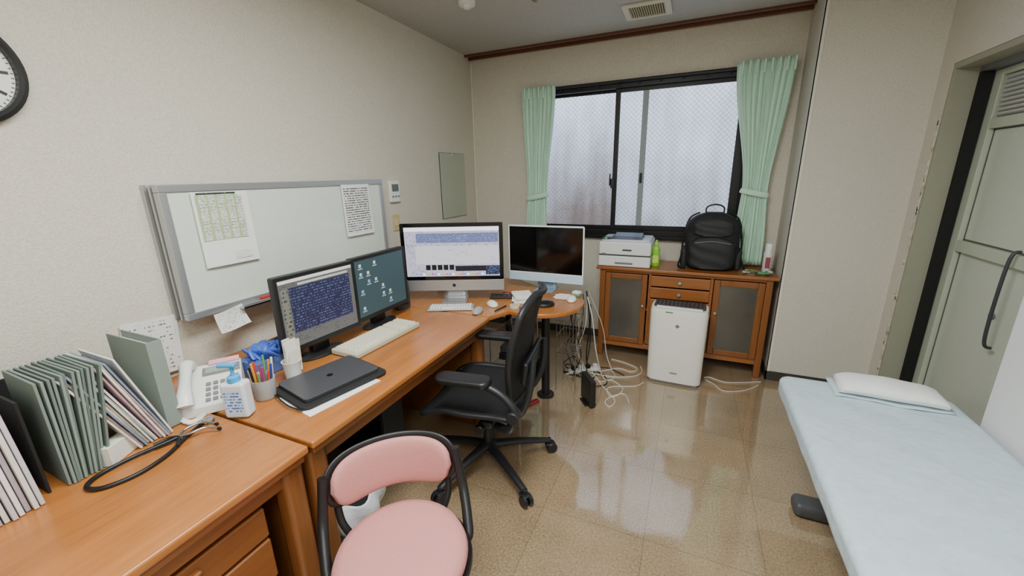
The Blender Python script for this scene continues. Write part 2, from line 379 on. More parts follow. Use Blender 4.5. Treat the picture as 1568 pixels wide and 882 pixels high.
CUR=mat('mint_curtain',(204,236,216),.8,var=.04,scale=8,bump=.15,bscale=400)
def curtain(x0t,x1t,xk0,xk1,xb0,xb1,zt,zk,zb,folds,side):
    g=group('curtain'); YC=3.53
    def fn(u,v):
        z=zt+(zb-zt)*v; k=(zt-zk)/(zt-zb)
        if v<k:
            q=v/k; s_=q*q*(3-2*q); a=x0t+(xk0-x0t)*s_; b=x1t+(xk1-x1t)*s_
        else:
            q=(v-k)/(1-k); s_=sin(q*pi/2); a=xk0+(xb0-xk0)*s_; b=xk1+(xb1-xk1)*s_
        amp=.02*(1 if v>.04 else .6)*(.55+.45*abs(v-k)/max(k,1-k))
        ph=u*folds*2*pi
        return (a+(b-a)*(u+.012*sin(ph*2)),YC+amp*sin(ph)+.006*sin(ph*2.3+v*5),z)
    grid(g,'cloth',fn,folds*14,40,CUR,.003)
    for i in range(folds):
        x=x0t+(x1t-x0t)*(i+.75)/folds
        box(g,'pleat',(x,YC-.028,zt-.045),(.014,.014,.09),CUR,.006)
    cx=(xk0+xk1)/2; hw=(xk1-xk0)/2+.008
    tube(g,'tieback',[(cx+hw*cos(a),YC+.034*sin(a),zk+(.02 if side<0 else -.02)*cos(a)) for a in [i*pi/6 for i in range(12)]],.006,CUR,True,flat=3.2)
curtain(-1.43,-1.13,-1.385,-1.20,-1.40,-1.20,2.215,1.31,.92,7,-1)
curtain(.21,.565,.335,.50,.315,.53,2.235,1.34,.80,8,1)

# ------------------------------------------------------------ ceiling items
v=group('ceiling_vent')
VM=mat('vent_offwhite',(214,210,194),.5); 
boxes(v,'frame',[span((-.53,3.02,2.523),(-.23,3.05,2.5395)),span((-.53,3.25,2.523),(-.23,3.28,2.5395)),span((-.53,3.05,2.523),(-.49,3.25,2.5395)),span((-.27,3.05,2.523),(-.23,3.25,2.5395))],VM,.004)
for i in range(16): box(v,'slat_%d'%i,(-.485+i*.0142,3.15,2.53),(.007,.2,.012),mat('vent_slat',(184,172,138),.5),.001)
box(v,'recess',(-.38,3.15,2.537),(.22,.2,.004),mat('vent_dark',(110,102,80),.8),0)
lathe(None,'smoke_detector',[(0,-.035),(.02,-.035),(.028,-.02),(.05,-.018),(.055,0),(0,0)],(-1.385,2.53,2.5395),WHT)
lathe(None,'sprinkler_head',[(0,-.02),(.015,-.02),(.03,-.008),(.036,0),(0,0)],(-.98,2.66,2.5395),mat('brass_grey',(150,140,110),.4,.5))

# ------------------------------------------------------------ left wall items
g=group('wall_clock',(XL,.51,1.835),0)
lathe(g,'rim',[(.138,.012),(.14,.034),(.15,.04),(.162,.03),(.165,.004),(.160,0),(0,0)],(0,0,0),BLK,48,(0,90,0))
lathe(g,'face',[(0,.014),(.142,.014),(.142,.010),(0,.010)],(0,0,0),mat('clock_face',(232,232,226),.5,var=0),48,(0,90,0))
for i in range(12):
    a=i*pi/6; box(g,'numeral_%d'%i,(.0155,.115*sin(a),.115*cos(a)),(.002,.008,.022),BLK,0,(-degrees(a),0,0))
for i in range(60):
    a=i*pi/30; box(g,'tick_%d'%i,(.0152,.133*sin(a),.133*cos(a)),(.0015,.002,.006),BLK,0,(-degrees(a),0,0))
box(g,'hour_hand',(.018,.025,.02),(.002,.008,.07),BLK,0,(-50,0,0)); box(g,'minute_hand',(.020,-.02,.04),(.002,.006,.1),BLK,0,(25,0,0))
wb=group('whiteboard')
BX=-1.868; WBY0,WBY1,WBZ0,WBZ1=.90,2.15,.945,1.495
boxes(wb,'back_case',[span((XL,WBY0+.01,WBZ0+.01),(BX-.008,WBY1-.01,WBZ1-.01))],mat('board_case_grey',(150,150,144),.5))
boxes(wb,'panel',[span((BX-.008,WBY0+.03,WBZ0+.03),(BX-.003,WBY1-.03,WBZ1-.03))],mat('whiteboard_enamel',(216,224,214),.14,var=.02))
boxes(wb,'frame',[span((BX-.03,WBY0,WBZ1-.03),(BX+.004,WBY1,WBZ1)),span((BX-.03,WBY0,WBZ0),(BX+.004,WBY1,WBZ0+.03)),span((BX-.03,WBY0,WBZ0+.03),(BX+.004,WBY0+.03,WBZ1-.03)),span((BX-.03,WBY1-.03,WBZ0+.03),(BX+.004,WBY1,WBZ1-.03))],ALU,.003)
boxes(wb,'case_ribs',[span((XL,WBY0-.004,WBZ0+.0),(XL+.02,WBY0+.01,WBZ1)),span((XL+.05,WBY0-.002,WBZ0),(XL+.06,WBY0+.01,WBZ1))],ALU,.002)
boxes(wb,'pen_tray',[span((BX+.004,1.1,WBZ0-.004),(BX+.05,1.75,WBZ0+.006)),span((BX+.045,1.1,WBZ0-.004),(BX+.05,1.75,WBZ0+.016))],ALU,.002)
for i,cc in enumerate([(180,40,40),(30,30,34),(40,60,150)]): cyl(wb,'marker_%d'%i,(BX+.025,1.2+i*.15,WBZ0+.016),(BX+.025,1.32+i*.15,WBZ0+.016),.008,mat('marker%d'%i,cc,.4))
P1=textmat('schedule_print',(240,240,234),(96,104,96),30,46,.47,.45,grid=(5,14,(160,186,116),.24,.15),margin=.01)
P2=textmat('notice_print',(240,240,238),(60,60,66),22,30,.45,.42)
P3=textmat('note_print',(232,232,228),(110,110,115),14,12,.55,.35)
s=group('schedule_sheet'); 
sheet('page',(BX+.008,1.125,1.305),.235,.315,PAPER,(0,0,90),s,.006); quad(s,'table',(BX+.0135,1.115,1.355),.19,.19,P1,(0,0,90))
quad(s,'heading',(BX+.0125,1.105,1.455),.16,.008,textmat('head_print',(236,236,230),(40,60,40),1,40,.4,.9,margin=0),(0,0,90))
quad(s,'footer',(BX+.0165,1.17,1.185),.08,.035,P3,(0,0,90))
sheet('notice_sheet',(BX+.01,1.905,1.32),.225,.30,P2,(0,0,90),None,.006)
sheet('memo_note',(BX+.02,1.055,.91),.13,.09,P3,(0,-6,90),None,.02)
g=group('air_conditioner_remote')
box(g,'body',(XL+.012,2.375,1.41),(.024,.105,.15),WHT,.006); box(g,'display',(XL+.0245,2.375,1.435),(.002,.07,.05),mat('lcd',(96,104,98),.2),0)
for i in range(3): box(g,'button_%d'%i,(XL+.025,2.345+i*.03,1.375),(.003,.018,.012),GREY,.001)
g=group('light_switch'); box(g,'plate',(XL+.004,2.375,1.19),(.008,.07,.12),mat('ivory_switch',(206,188,140),.4),.003); box(g,'rocker',(XL+.009,2.375,1.19),(.006,.03,.05),mat('ivory_switch2',(216,200,156),.4),.002)
g=group('wall_mirror'); box(g,'glass',(XL+.006,3.195,1.425),(.010,.40,.545),mat('mirror_glass',(188,194,180),.12,.35,var=0),.001)
box(g,'backing',(XL+.003,3.195,1.425),(.006,.406,.551),DGREY,0)
for zz in (1.16,1.69): box(g,'clip',(XL+.008,3.195,zz),(.016,.03,.015),ALU,.002)
sheet('wall_flyer',(XL+.012,.80,.855),.19,.24,P3,(0,5,90),None,.006)

# ------------------------------------------------------------ desks
DZT=.71; XF=-1.02; XB=-1.955
def desk(name,y0,y1,drawers):
    g=group(name)
    box(g,'top',((XB+XF)/2,(y0+y1)/2,DZT-.014),(XF-XB,y1-y0,.028),WOOD,.008,seg=3)
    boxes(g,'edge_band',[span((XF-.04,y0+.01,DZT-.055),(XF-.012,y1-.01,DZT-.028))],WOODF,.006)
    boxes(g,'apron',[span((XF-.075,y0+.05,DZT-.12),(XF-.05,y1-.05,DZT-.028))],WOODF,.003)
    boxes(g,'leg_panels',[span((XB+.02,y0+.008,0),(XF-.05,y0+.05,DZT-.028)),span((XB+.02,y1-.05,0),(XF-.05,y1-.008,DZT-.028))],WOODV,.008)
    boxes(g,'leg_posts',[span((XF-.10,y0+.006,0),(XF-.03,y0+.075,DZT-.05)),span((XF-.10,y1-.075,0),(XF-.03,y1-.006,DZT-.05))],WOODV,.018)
    boxes(g,'modesty_panel',[span((XB+.03,y0+.05,.2),(XB+.05,y1-.05,DZT-.03))],WOODF)
    if drawers:
        boxes(g,'pedestal',[span((XB+.1,drawers[0],.05),(XF-.09,drawers[1],DZT-.12))],WOODV,.003)
        z=.06
        for i,h in enumerate((.24,.15,.11)):
            yy=(drawers[0]+drawers[1])/2; dw=drawers[1]-drawers[0]
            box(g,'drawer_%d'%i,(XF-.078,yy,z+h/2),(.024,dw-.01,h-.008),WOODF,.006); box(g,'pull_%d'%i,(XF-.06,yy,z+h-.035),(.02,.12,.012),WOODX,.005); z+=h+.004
    return g
desk('desk',-.52,.722,(.10,.60))
desk('desk',.735,1.965,None)
g=group('side_table')
R_=.285; cx,cy=-.855,2.385
poly=[(-1.955,1.975),(-1.03,1.975),(-.985,2.07)]
for k in range(0,19):
    a=radians(-112+k*12.0); poly.append((cx+R_*cos(a),cy+R_*sin(a)))
poly+=[(-1.2,2.86),(-1.955,2.86)]
prism(g,'top',poly,.68,.71,WOOD,.008,seg=3)
cyl(g,'post',(-.83,2.42,.0),(-.83,2.42,.68),.028,BLK); lathe(g,'foot',[(0,0),(.06,0),(.06,.01),(.03,.02),(0,.02)],(-.83,2.42,0),BLK)
cyl(g,'post_2',(-1.85,2.78,0),(-1.85,2.78,.68),.025,BLK); cyl(g,'post_3',(-1.85,2.05,0),(-1.85,2.05,.68),.025,BLK); cyl(g,'post_4',(-1.25,2.74,0),(-1.25,2.74,.68),.025,BLK)

# ------------------------------------------------------------ sideboard
sb=group('sideboard')
box(sb,'top',(-.03,3.40,.768),(1.27,.40,.024),wood('sideboard_top',(156,96,50),0,.3),.006,seg=3)
SX0,SX1,SYF=-.635,.575,3.225
boxes(sb,'carcass',[span((SX0,SYF+.01,.13),(SX1,3.585,.15)),span((SX0,SYF+.01,.13),(SX0+.02,3.585,.756)),span((SX1-.02,SYF+.01,.13),(SX1,3.585,.756)),span((SX0,3.57,.13),(SX1,3.585,.756)),
   span((-.255,SYF+.01,.13),(-.235,3.57,.756)),span((.18,SYF+.01,.13),(.20,3.57,.756)),span((SX0,SYF+.02,.43),(-.25,3.57,.445)),span((.2,SYF+.02,.43),(SX1,3.57,.445))],WOODX)
for x in (SX0+.02,SX1-.02):
    for y in (SYF+.02,3.565): boxes(sb,'leg',[span((x-.022,y-.022,0),(x+.022,y+.022,.756))],WOODV,.006)
boxes(sb,'bottom_rail',[span((SX0+.04,SYF+.005,.10),(SX1-.04,SYF+.03,.14)),span((SX0+.04,SYF+.0,.735),(SX1-.04,SYF+.03,.757))],WOODX,.004)
SG=mat('smoked_frosted_glass',(84,80,74),.2,var=.4,scale=4,spec=.8,coat=.3)
BRS=mat('brass_bead',(120,110,86),.35,.6)
def gdoor(x0,x1,knob):
    z0,z1=.145,.73; f=.042
    boxes(sb,'glass_door_frame',[span((x0,SYF-.008,z0),(x0+f,SYF+.012,z1)),span((x1-f,SYF-.008,z0),(x1,SYF+.012,z1)),span((x0+f,SYF-.008,z0),(x1-f,SYF+.012,z0+f)),span((x0+f,SYF-.008,z1-f),(x1-f,SYF+.012,z1))],WOODV,.004)
    boxes(sb,'door_glass',[span((x0+f,SYF,z0+f),(x1-f,SYF+.004,z1-f))],SG)
    boxes(sb,'glass_bead',[span((x0+f,SYF-.004,z0+f),(x0+f+.005,SYF,z1-f)),span((x1-f-.005,SYF-.004,z0+f),(x1-f,SYF,z1-f)),span((x0+f,SYF-.004,z1-f-.005),(x1-f,SYF,z1-f)),span((x0+f,SYF-.004,z0+f),(x1-f,SYF,z0+f+.005))],BRS)
    lathe(sb,'knob',[(0,.022),(.01,.02),(.012,.014),(.005,.008),(.006,0)],(knob,SYF-.008,.48),ALU,16,(90,0,0))
gdoor(-.59,-.265,-.29); gdoor(.205,.53,.23)
for i,(z0,z1) in enumerate(((.645,.73),(.55,.638),(.15,.543))):
    box(sb,'drawer_%d'%i,(-.03,SYF,(z0+z1)/2),(.42,.02,z1-z0-.004),WOODX,.005)
    if i<2: lathe(sb,'knob',[(0,.024),(.012,.022),(.014,.015),(.006,.008),(.007,0)],(-.03,SYF-.01,(z0+z1)/2),ALU,16,(90,0,0))

# printer
g=group('laser_printer',(-.455,3.395,.781))
PW=mat('printer_white',(230,232,232),.4,var=.02)
box(g,'base',(0,0,.045),(.40,.35,.088),PW,.010,seg=3); box(g,'body',(0,.004,.145),(.40,.342,.105),PW,.012,seg=3)
box(g,'seam',(0,0,.0905),(.394,.344,.006),DGREY,0)
prism(g,'top_deck',rrect(.38,.30,.03),.196,.214,mat('printer_top',(206,212,220),.4),.006,loc=(0,.01,0))
box(g,'output_well',(0,-.02,.2145),(.25,.22,.006),mat('printer_slot',(66,76,92),.4),.002); box(g,'output_flap',(0,.06,.225),(.22,.10,.008),mat('printer_flap',(120,134,156),.4),.003,(12,0,0))
box(g,'control_panel',(-.15,-.10,.217),(.07,.09,.008),DGREY,.003); box(g,'tray_handle',(0,-.172,.03),(.14,.01,.018),GREY,.004)
box(g,'label_plate',(.02,-.168,.135),(.07,.003,.012),DGREY,0); box(g,'model_plate',(-.16,-.168,.10),(.035,.003,.012),GREY,0)
box(g,'status_lamp',(-.15,-.147,.222),(.015,.004,.004),mat('lamp_green',(80,230,140),.4,emis=1.5,var=0),0)
g=group('detergent_bottle',(-.225,3.34,.781))
lathe(g,'body',[(0,0),(.028,0),(.033,.006),(.034,.07),(.028,.10),(.032,.13),(.024,.155),(.012,.165),(.012,.172)],(0,0,0),mat('green_liquid_bottle',(140,205,60),.2,var=.05),28,sy=.75)
lathe(g,'cap',[(.014,.17),(.014,.185),(.009,.19),(.008,.208),(0,.21)],(0,0,0),mat('green_cap',(170,215,80),.35),20)
box(g,'label',(0,-.0255,.06),(.045,.003,.06),mat('bottle_label',(196,226,110),.4,var=.2,scale=60),.001)

# backpack
g=group('backpack',(.165,3.39,.789))
BP=mat('black_nylon',(20,21,23),.72,var=.15,scale=60,bump=.25,bscale=300); BP2=mat('black_nylon_panel',(30,31,34),.6,var=.15,scale=80,bump=.2,bscale=300)
def sup(a,n): 
    c_,s_=cos(a),sin(a); return (abs(c_)**(2/n)*(1 if c_>=0 else -1),abs(s_)**(2/n)*(1 if s_>=0 else -1))
def bodyfn(W,D,H,top,wob=.004,n=3.2):
    def fn(u,v):
        a=u*2*pi; x,y=sup(a,n)
        if v<.08: k=.80+.2*sin(v/.08*pi/2)
        elif v>top: q=(v-top)/(1-top); k=sqrt(max(0,1-q*q*.93))
        else: k=1
        wv=1+.05*sin(v*pi)
        return (W/2*x*k*wv+wob*sin(a*5+v*11),D/2*y*(k if v>top else 1)*(1.05-.18*v)+wob*sin(a*4+v*17),H*v)
    return fn
grid(g,'main_body',bodyfn(.36,.19,.42,.72),40,26,BP,closeu=True,caps=True)
grid(g,'front_pocket',bodyfn(.30,.10,.24,.70,.003),36,18,BP2,closeu=True,caps=True,loc=(0,-.075,.01))
grid(g,'upper_pocket',bodyfn(.26,.07,.13,.60,.002),36,14,BP2,closeu=True,caps=True,loc=(0,-.068,.25))
tube(g,'zip_main',[(-.175,-.05,.08),(-.172,-.05,.25),(-.14,-.045,.36),(-.06,-.03,.41),(.06,-.03,.41),(.14,-.045,.36),(.172,-.05,.25),(.175,-.05,.08)],.004,BLK)
tube(g,'zip_pocket',[(-.12,-.118,.20),(0,-.125,.215),(.12,-.118,.20)],.003,GREY)
tube(g,'grab_handle',[(-.06,.02,.41),(-.055,.01,.455),(0,0,.475),(.055,.01,.455),(.06,.02,.41)],.009,BLK,flat=.6)
tube(g,'strap_left',[(-.10,.07,.41),(-.17,.06,.36),(-.20,.03,.22),(-.205,-.02,.09),(-.22,-.07,.012),(-.17,-.10,.012)],.014,BP,flat=.45)
tube(g,'strap_right',[(.10,.07,.41),(.17,.06,.36),(.20,.03,.22),(.205,-.02,.09),(.23,-.07,.012),(.25,-.04,.012)],.014,BP,flat=.45)
for x in (-.185,.185): grid(g,'side_pocket',bodyfn(.05,.12,.15,.75,.002),20,10,BP2,closeu=True,caps=True,loc=(x,0,.01))
g=group('spray_can',(.535,3.34,.781))
lathe(g,'can',[(0,0),(.026,0),(.028,.004),(.028,.15),(.022,.165)],(0,0,0),mat('can_white',(214,218,218),.3,var=.15,scale=40),24); lathe(g,'cap',[(.023,.163),(.023,.21),(.019,.216),(0,.216)],(0,0,0),WHT,24)
box(g,'label',(0,-.0275,.08),(.03,.003,.08),mat('can_label',(150,60,80),.4,var=.4,scale=90),.001)
random.seed(11)
g=group('snack_packets',(.47,3.265,.781))
for i in range(10):
    a=random.random()*6; box(g,'packet_%d'%i,(random.uniform(-.07,.08),random.uniform(-.03,.02),.014+.008*(i%3)),(.05,.03,.018),mat('packet%d'%(i%3),[(90,140,100),(190,196,176),(110,120,80)][i%3],.4,var=.3,scale=80),.006,(random.uniform(-15,15),random.uniform(-15,15),degrees(a)))

# air purifier
g=group('air_purifier',(-.012,2.99,0),-2)
AP=mat('purifier_white',(238,236,228),.38,var=.01)
def apf(u,v):
    a=u*2*pi; x,y=sup(a,5); z=.02+.555*v; W=.372+.012*v; D=.21+.02*v
    k=1 if v<.97 else 1-.03*((v-.97)/.03)
    return (W/2*x*k,D/2*y*k-.006*sin(v*pi),z)
grid(g,'shell',apf,48,20,AP,closeu=True,caps=True)
prism(g,'top_grille',rrect(.34,.15,.02),.572,.588,DGREY,.004,loc=(0,.015,0))
for i in range(12): box(g,'grille_%d'%i,(-.15+i*.027,.02,.591),(.004,.13,.006),BLK,.001)
box(g,'control_strip',(0,-.078,.582),(.30,.03,.012),AP,.004); box(g,'plinth',(0,0,.012),(.33,.19,.024),GREY,.005)
for x_,z_ in ((0,.468),(0,.452),(-.008,.46),(.008,.46)): box(g,'ion_mark',(x_,-.1175,z_),(.009,.003,.009),BLKM,.0015,(0,45,0))
box(g,'name_strip',(.0,-.1165,.10),(.05,.002,.006),GREY,0); box(g,'green_label',(-.06,-.1135,.555),(.05,.002,.008),mat('label_green',(60,130,80),.4),0)

# ------------------------------------------------------------ computers
SCRB=mat('screen_black_glass',(6,6,8),.08,var=0)
def imac(name,c,rz,W,Hb,chin,scr,body,chinm,zbot,foot,bz):
    g=group(name,(c[0],c[1],.711),rz)
    z0=zbot-.711; H=Hb
    prism(g,'shell',rrect(W,H,.012),-.0,.008,body,.002,loc=(0,0,z0+H/2),rot=(90,0,0))
    grid(g,'rear_bulge',lambda u,v:((u-.5)*W*.96,.008+.05*(sin(u*pi)*sin(v*pi))**.6,z0+.01+v*(H-.02)),20,14,body)
    prism(g,'bezel_glass',rrect(W,H-chin,.010),0,.003,bz,.001,loc=(0,-.008,z0+chin+(H-chin)/2),rot=(90,0,0))
    box(g,'chin',(0,-.0095,z0+chin/2),(W-.002,.003,chin-.001),chinm,.001)
    b=.025
    quad(g,'display',(0,-.0118,z0+chin+(H-chin)/2),W-2*b,H-chin-2*b,scr)
    grid(g,'stand',lambda u,v:((u-.5)*foot,.03+.05*sin(v*pi*.5)+.0,.006+(z0+H*.35)*v),6,10,ALU if body is ALU else body,.006)
    prism(g,'foot',rrect(foot,.16,.008),0,.006,ALU if body is ALU else body,.002,loc=(0,.025,0))
    return g,z0,H,chin,W
DESKTOP=textmat('desktop_app',(214,208,232),(110,110,150),46,34,.56,.5,emis=1.1,margin=.01)
g,z0,H,ch,W=imac('desktop_computer',(-1.375,2.175),22.5,.65,.44,.072,DESKTOP,ALU,ALU,.785,.16,SCRB)
lathe(g,'chin_logo',[(0,0),(.011,0),(.011,.001),(0,.001)],(0,-.011,z0+.036),BLK,16,(90,0,0))
zc=z0+ch+(H-ch)/2
def sq(name,x,z,w_,h_,m): quad(g,name,(x,-.0128,zc+z),w_,h_,m)
EM=lambda n,rgb,e=1.05: mat(n,rgb,.4,var=0,emis=e)
sq('app_toolbar',0,.145,.60,.024,EM('ui_bar',(226,224,236)))
sq('app_table',0.035,.09,.52,.06,textmat('ui_rows',(150,165,215),(50,60,130),12,60,.46,.55,emis=1,margin=0))
sq('app_pane',.03,-.02,.53,.12,textmat('ui_pane',(238,236,246),(190,190,215),8,10,.6,.3,emis=1.05,margin=0))
sq('image_dark',.115,-.108,.20,.035,EM('ui_dark',(20,22,34),.6)); sq('image_light',.255,-.12,.09,.06,textmat('ui_img',(22,28,60),(90,120,190),8,9,.5,.8,emis=.7,margin=0))
for i in range(5): sq('thumb_%d'%i,-.16+i*.038,-.10,.03,.034,EM('ui_thumb',(18,18,20),.6))
for i in range(22): sq('dock_icon_%d'%i,-.21+i*.019,-.145,.014,.012,EM('dock%d'%(i%5),[(80,120,230),(240,240,240),(240,140,60),(90,190,110),(210,70,90)][i%5]))
g2,*_=imac('desktop_computer',(-.90,2.615),0,.547,.395,.055,mat('screen_off',(5,5,6),.1,var=0),mat('silver_blue',(150,176,198),.4,.3),mat('chin_pale_blue',(184,208,226),.4),.775,.14,mat('white_bezel',(225,228,230),.25))
for o in g2.children:
    if o.name.startswith('display'): o.scale=(1.065,1,1.10)

def lcd(name,c,rz,scr,extra=None):
    g=group(name,(c[0],c[1],.711),rz)
    W,H=.405,.335; z0=.075
    prism(g,'housing',rrect(W,H,.008),0,.035,BLK,.004,loc=(0,.03,z0+H/2),rot=(90,0,0))
    boxes(g,'bezel',[span((-W/2,-.010,z0),(W/2,-.004,z0+.022)),span((-W/2,-.010,z0+H-.016),(W/2,-.004,z0+H)),span((-W/2,-.010,z0+.022),(-W/2+.015,-.004,z0+H-.016)),span((W/2-.015,-.010,z0+.022),(W/2,-.004,z0+H-.016))],BLK,.002)
    quad(g,'display',(0,-.0065,z0+.003+H/2),W-.03,H-.036,scr)
    box(g,'neck',(0,.055,.13),(.09,.04,.24),BLK,.008); box(g,'rear_housing',(0,.045,z0+H/2),(.26,.04,.2),BLK,.015)
    lathe(g,'base',[(0,0),(.115,0),(.118,.006),(.10,.014),(.04,.022),(0,.022)],(0,.045,0),BLK,36,sy=.52)
    return g,z0+.003+H/2
g,zc=lcd('computer_monitor',(-1.505,1.245),86,textmat('his_app',(140,142,140),(104,106,106),30,14,.55,.4,emis=.55,margin=.02))
quad(g,'table',(.012,-.0075,zc+.01),.31,.20,textmat('his_table',(22,30,80),(112,124,176),16,46,.52,.45,emis=.75,margin=0)); 
quad(g,'titlebar',(0,-.0075,zc+.14),.37,.014,EM('his_title',(190,190,192),.6)); quad(g,'photo_strip',(.03,-.0085,zc+.12),.26,.01,EM('his_strip',(160,164,160),.6))
quad(g,'side_tabs',(-.165,-.0085,zc+.0),.03,.22,textmat('his_tabs',(170,168,150),(80,80,80),12,3,.5,.5,emis=.6,margin=0))
g,zc=lcd('computer_monitor',(-1.515,1.66),90,EM('teal_desktop',(46,66,72),.7))
for i in range(3):
    for j in range(6):
        if (i*5+j*3)%7<5:
            xx=-.15+i*.052+(.10 if (j>2 and i>0) else 0)
            quad(g,'icon_%d_%d'%(i,j),(xx,-.0075,zc+.12-j*.045),.016,.016,EM('icon%d'%((i+j)%4),[(170,176,190),(150,170,200),(190,190,170),(120,140,190)][(i+j)%4],.8))
            quad(g,'iconlabel_%d_%d'%(i,j),(xx,-.0075,zc+.104-j*.045),.03,.006,EM('iconlab',(150,160,165),.6))

def keyboard(name,loc,rz,W,D,h,body,keym,rows,cols,tilt):
    g=group(name,loc,rz); box(g,'case',(0,0,h/2),(W,D,h),body,min(.006,h*.4),(tilt,0,0),3)
    bm=bmesh.new(); kw=(W-.03)/cols; kd=(D-.03)/rows
    for j in range(rows):
        i=0
        while i<cols:
            n=1
            if j==0 and 4<=i<9: n=9-i
            if not (cols>18 and i in (15,19) ):
                r=bmesh.ops.create_cube(bm,size=1)
                for v_ in r['verts']:
                    tp=.80 if v_.co.z>0 else 1
                    lx=v_.co.x*kw*(n-.14)*tp; ly=v_.co.y*kd*.84*tp
                    v_.co=Vector((lx-W/2+.015+kw*(i+n/2),ly-D/2+.015+kd*(j+.5),v_.co.z*.010))
            i+=n
    o=link('keys',bm2me(bm,'keys'),g,keym,(0,0,h+.004),(tilt,0,0),smooth=False); return g
BEI=mat('beige_keyboard',(190,186,162),.5,var=.02); BEK=mat('beige_keys',(228,224,204),.5,var=.02)
keyboard('keyboard',(-1.395,1.468,.713),88,.455,.160,.026,BEI,BEK,6,22,1)
keyboard('keyboard',(-1.318,2.03,.711),25,.285,.11,.010,ALU,WHT,6,15,0)
def mouse(loc,rz,m):
    lathe(None,'computer_mouse',[(0,0),(.030,0),(.033,.006),(.030,.018),(.018,.028),(0,.031)],loc,m,24,(0,0,rz),sx=.95,sy=1.7)
mouse((-1.125,2.02,.711),10,mat('grey_mouse',(160,160,156),.4)); mouse((-1.10,2.17,.711),50,WHT); mouse((-.66,2.44,.711),10,WHT)
# laptop in sleeve
g=group('laptop_computer',(-1.265,1.045,.7135),77)
prism(g,'sleeve',rrect(.36,.255,.03),0,.012,mat('black_sleeve',(26,26,28),.75,bump=.2,bscale=400),.005,loc=(.0,.0,0))
prism(g,'chassis',rrect(.312,.221,.016),.012,.022,mat('space_grey',(56,57,60),.4,.4),.002,loc=(.0,.012,0)); prism(g,'lid',rrect(.312,.221,.016),.0225,.028,mat('space_grey_lid',(84,85,89),.38,.4),.002,loc=(.0,.012,0))
lathe(g,'logo',[(0,0),(.012,0),(.012,.0006),(0,.0006)],(0,.012,.0281),mat('dark_logo',(20,20,22),.15,.5),20)
for k in range(2): tube(g,'zip_%d'%k,[(-.18,-.12+k*.004,.006),(-.195,-.05,.008),(-.19,.05,.008),(-.18,.12,.006)],.003,BLK)
box(None,'paper_stack',(-1.225,1.00,.7118),(.22,.30,.0016),PAPER,0,(0,0,-10))
g=group('desk_speaker',(-1.63,1.935,.711),60)
grid(g,'cabinet',bodyfn(.11,.10,.20,.8,0),28,14,DGREY,closeu=True,caps=True); box(g,'grille',(0,-.05,.09),(.07,.006,.12),BLKM,.004)

# ------------------------------------------------------------ desk clutter
def pens(g,n,h0,r,cols):
    for i in range(n):
        a=i*2*pi/n; t=.25; cyl(g,'pen_%d'%i,(r*.3*cos(a),r*.3*sin(a),.012),(r*.3*cos(a)+sin(t)*cos(a)*h0*.35,r*.3*sin(a)+sin(t)*sin(a)*h0*.35,h0*(.8+.12*((i*7)%3))),.0042,mat('pen%d'%(i%len(cols)),cols[i%len(cols)],.35),seg=10)
g=group('pen_holder',(-1.412,.868,.711))
CL=mat('clear_plastic',(200,206,208),.15,alpha=.45,var=0)
lathe(g,'cup',[(0,.002),(.034,.002),(.037,.006),(.040,.08),(.037,.08),(.034,.008),(0,.008)],(0,0,0),CL,28)
pens(g,14,.15,.085,[(200,60,50),(40,60,150),(230,230,220),(30,30,30),(220,150,40),(90,150,90),(150,60,110)])
g=group('paper_cup',(-1.43,1.005,.711))
lathe(g,'cup',[(0,.001),(.028,.001),(.036,.085),(.038,.088),(.034,.088),(.026,.006),(0,.006)],(0,0,0),WHT,28)
for i in range(6): box(g,'leaflet_%d'%i,(-.015+.006*i,.004*(i%3),.11),(.003,.045,.13),mat('leaflet%d'%(i%2),[(226,226,218),(196,190,176)][i%2],.7),0,(random.uniform(-8,8),random.uniform(-10,10),random.uniform(-25,25)))
g=group('hand_sanitizer',(-1.38,.752,.711),25)
box(g,'bottle',(0,0,.067),(.082,.05,.132),mat('sanitizer_body',(214,222,230),.25,var=.03),.012,seg=4)
quad(g,'label_print',(0,-.0256,.062),.066,.09,textmat('san_lab',(200,216,236),(70,110,180),8,6,.48,.5))
lathe(g,'collar',[(.02,.131),(.02,.150),(.012,.155),(.006,.155),(.006,.185),(0,.185)],(0,0,0),mat('sanitizer_blue',(60,160,220),.35),20); box(g,'pump_head',(-.014,0,.192),(.06,.022,.014),MATS['sanitizer_blue'],.005)
g=group('plastic_jar',(-1.485,.905,.711)); lathe(g,'jar',[(0,0),(.028,0),(.03,.004),(.03,.05),(.032,.052),(.032,.062),(0,.062)],(0,0,0),WHT,24)
BLU=mat('blue_nitrile',(64,98,196),.45,var=.2,scale=20)
random.seed(21)
g=group('disposable_gloves',(-1.625,1.025,.711))
box(g,'carton',(0,0,.035),(.12,.16,.07),mat('glove_carton',(80,104,160),.6,var=.25,scale=30),.003)
for i in range(26):
    a=random.random()*6.28; r0=random.uniform(.0,.05); x=r0*cos(a); y=r0*sin(a)*1.3
    tube(g,'glove_fold_%d'%i,[(x,y,.07),(x+.03*cos(a*3),y+.03*sin(a*3),.105),(x+.05*cos(a*3+1),y+.035*sin(a*3+1),.08)],.012,BLU,flat=.5,radii=[.020,.017,.008])
g=group('pill_case',(-1.72,1.19,.711),10); box(g,'box',(0,0,.03),(.11,.10,.06),mat('pill_dark',(60,62,70),.5),.003); box(g,'lid',(0,0,.063),(.112,.102,.008),DGREY,.003)
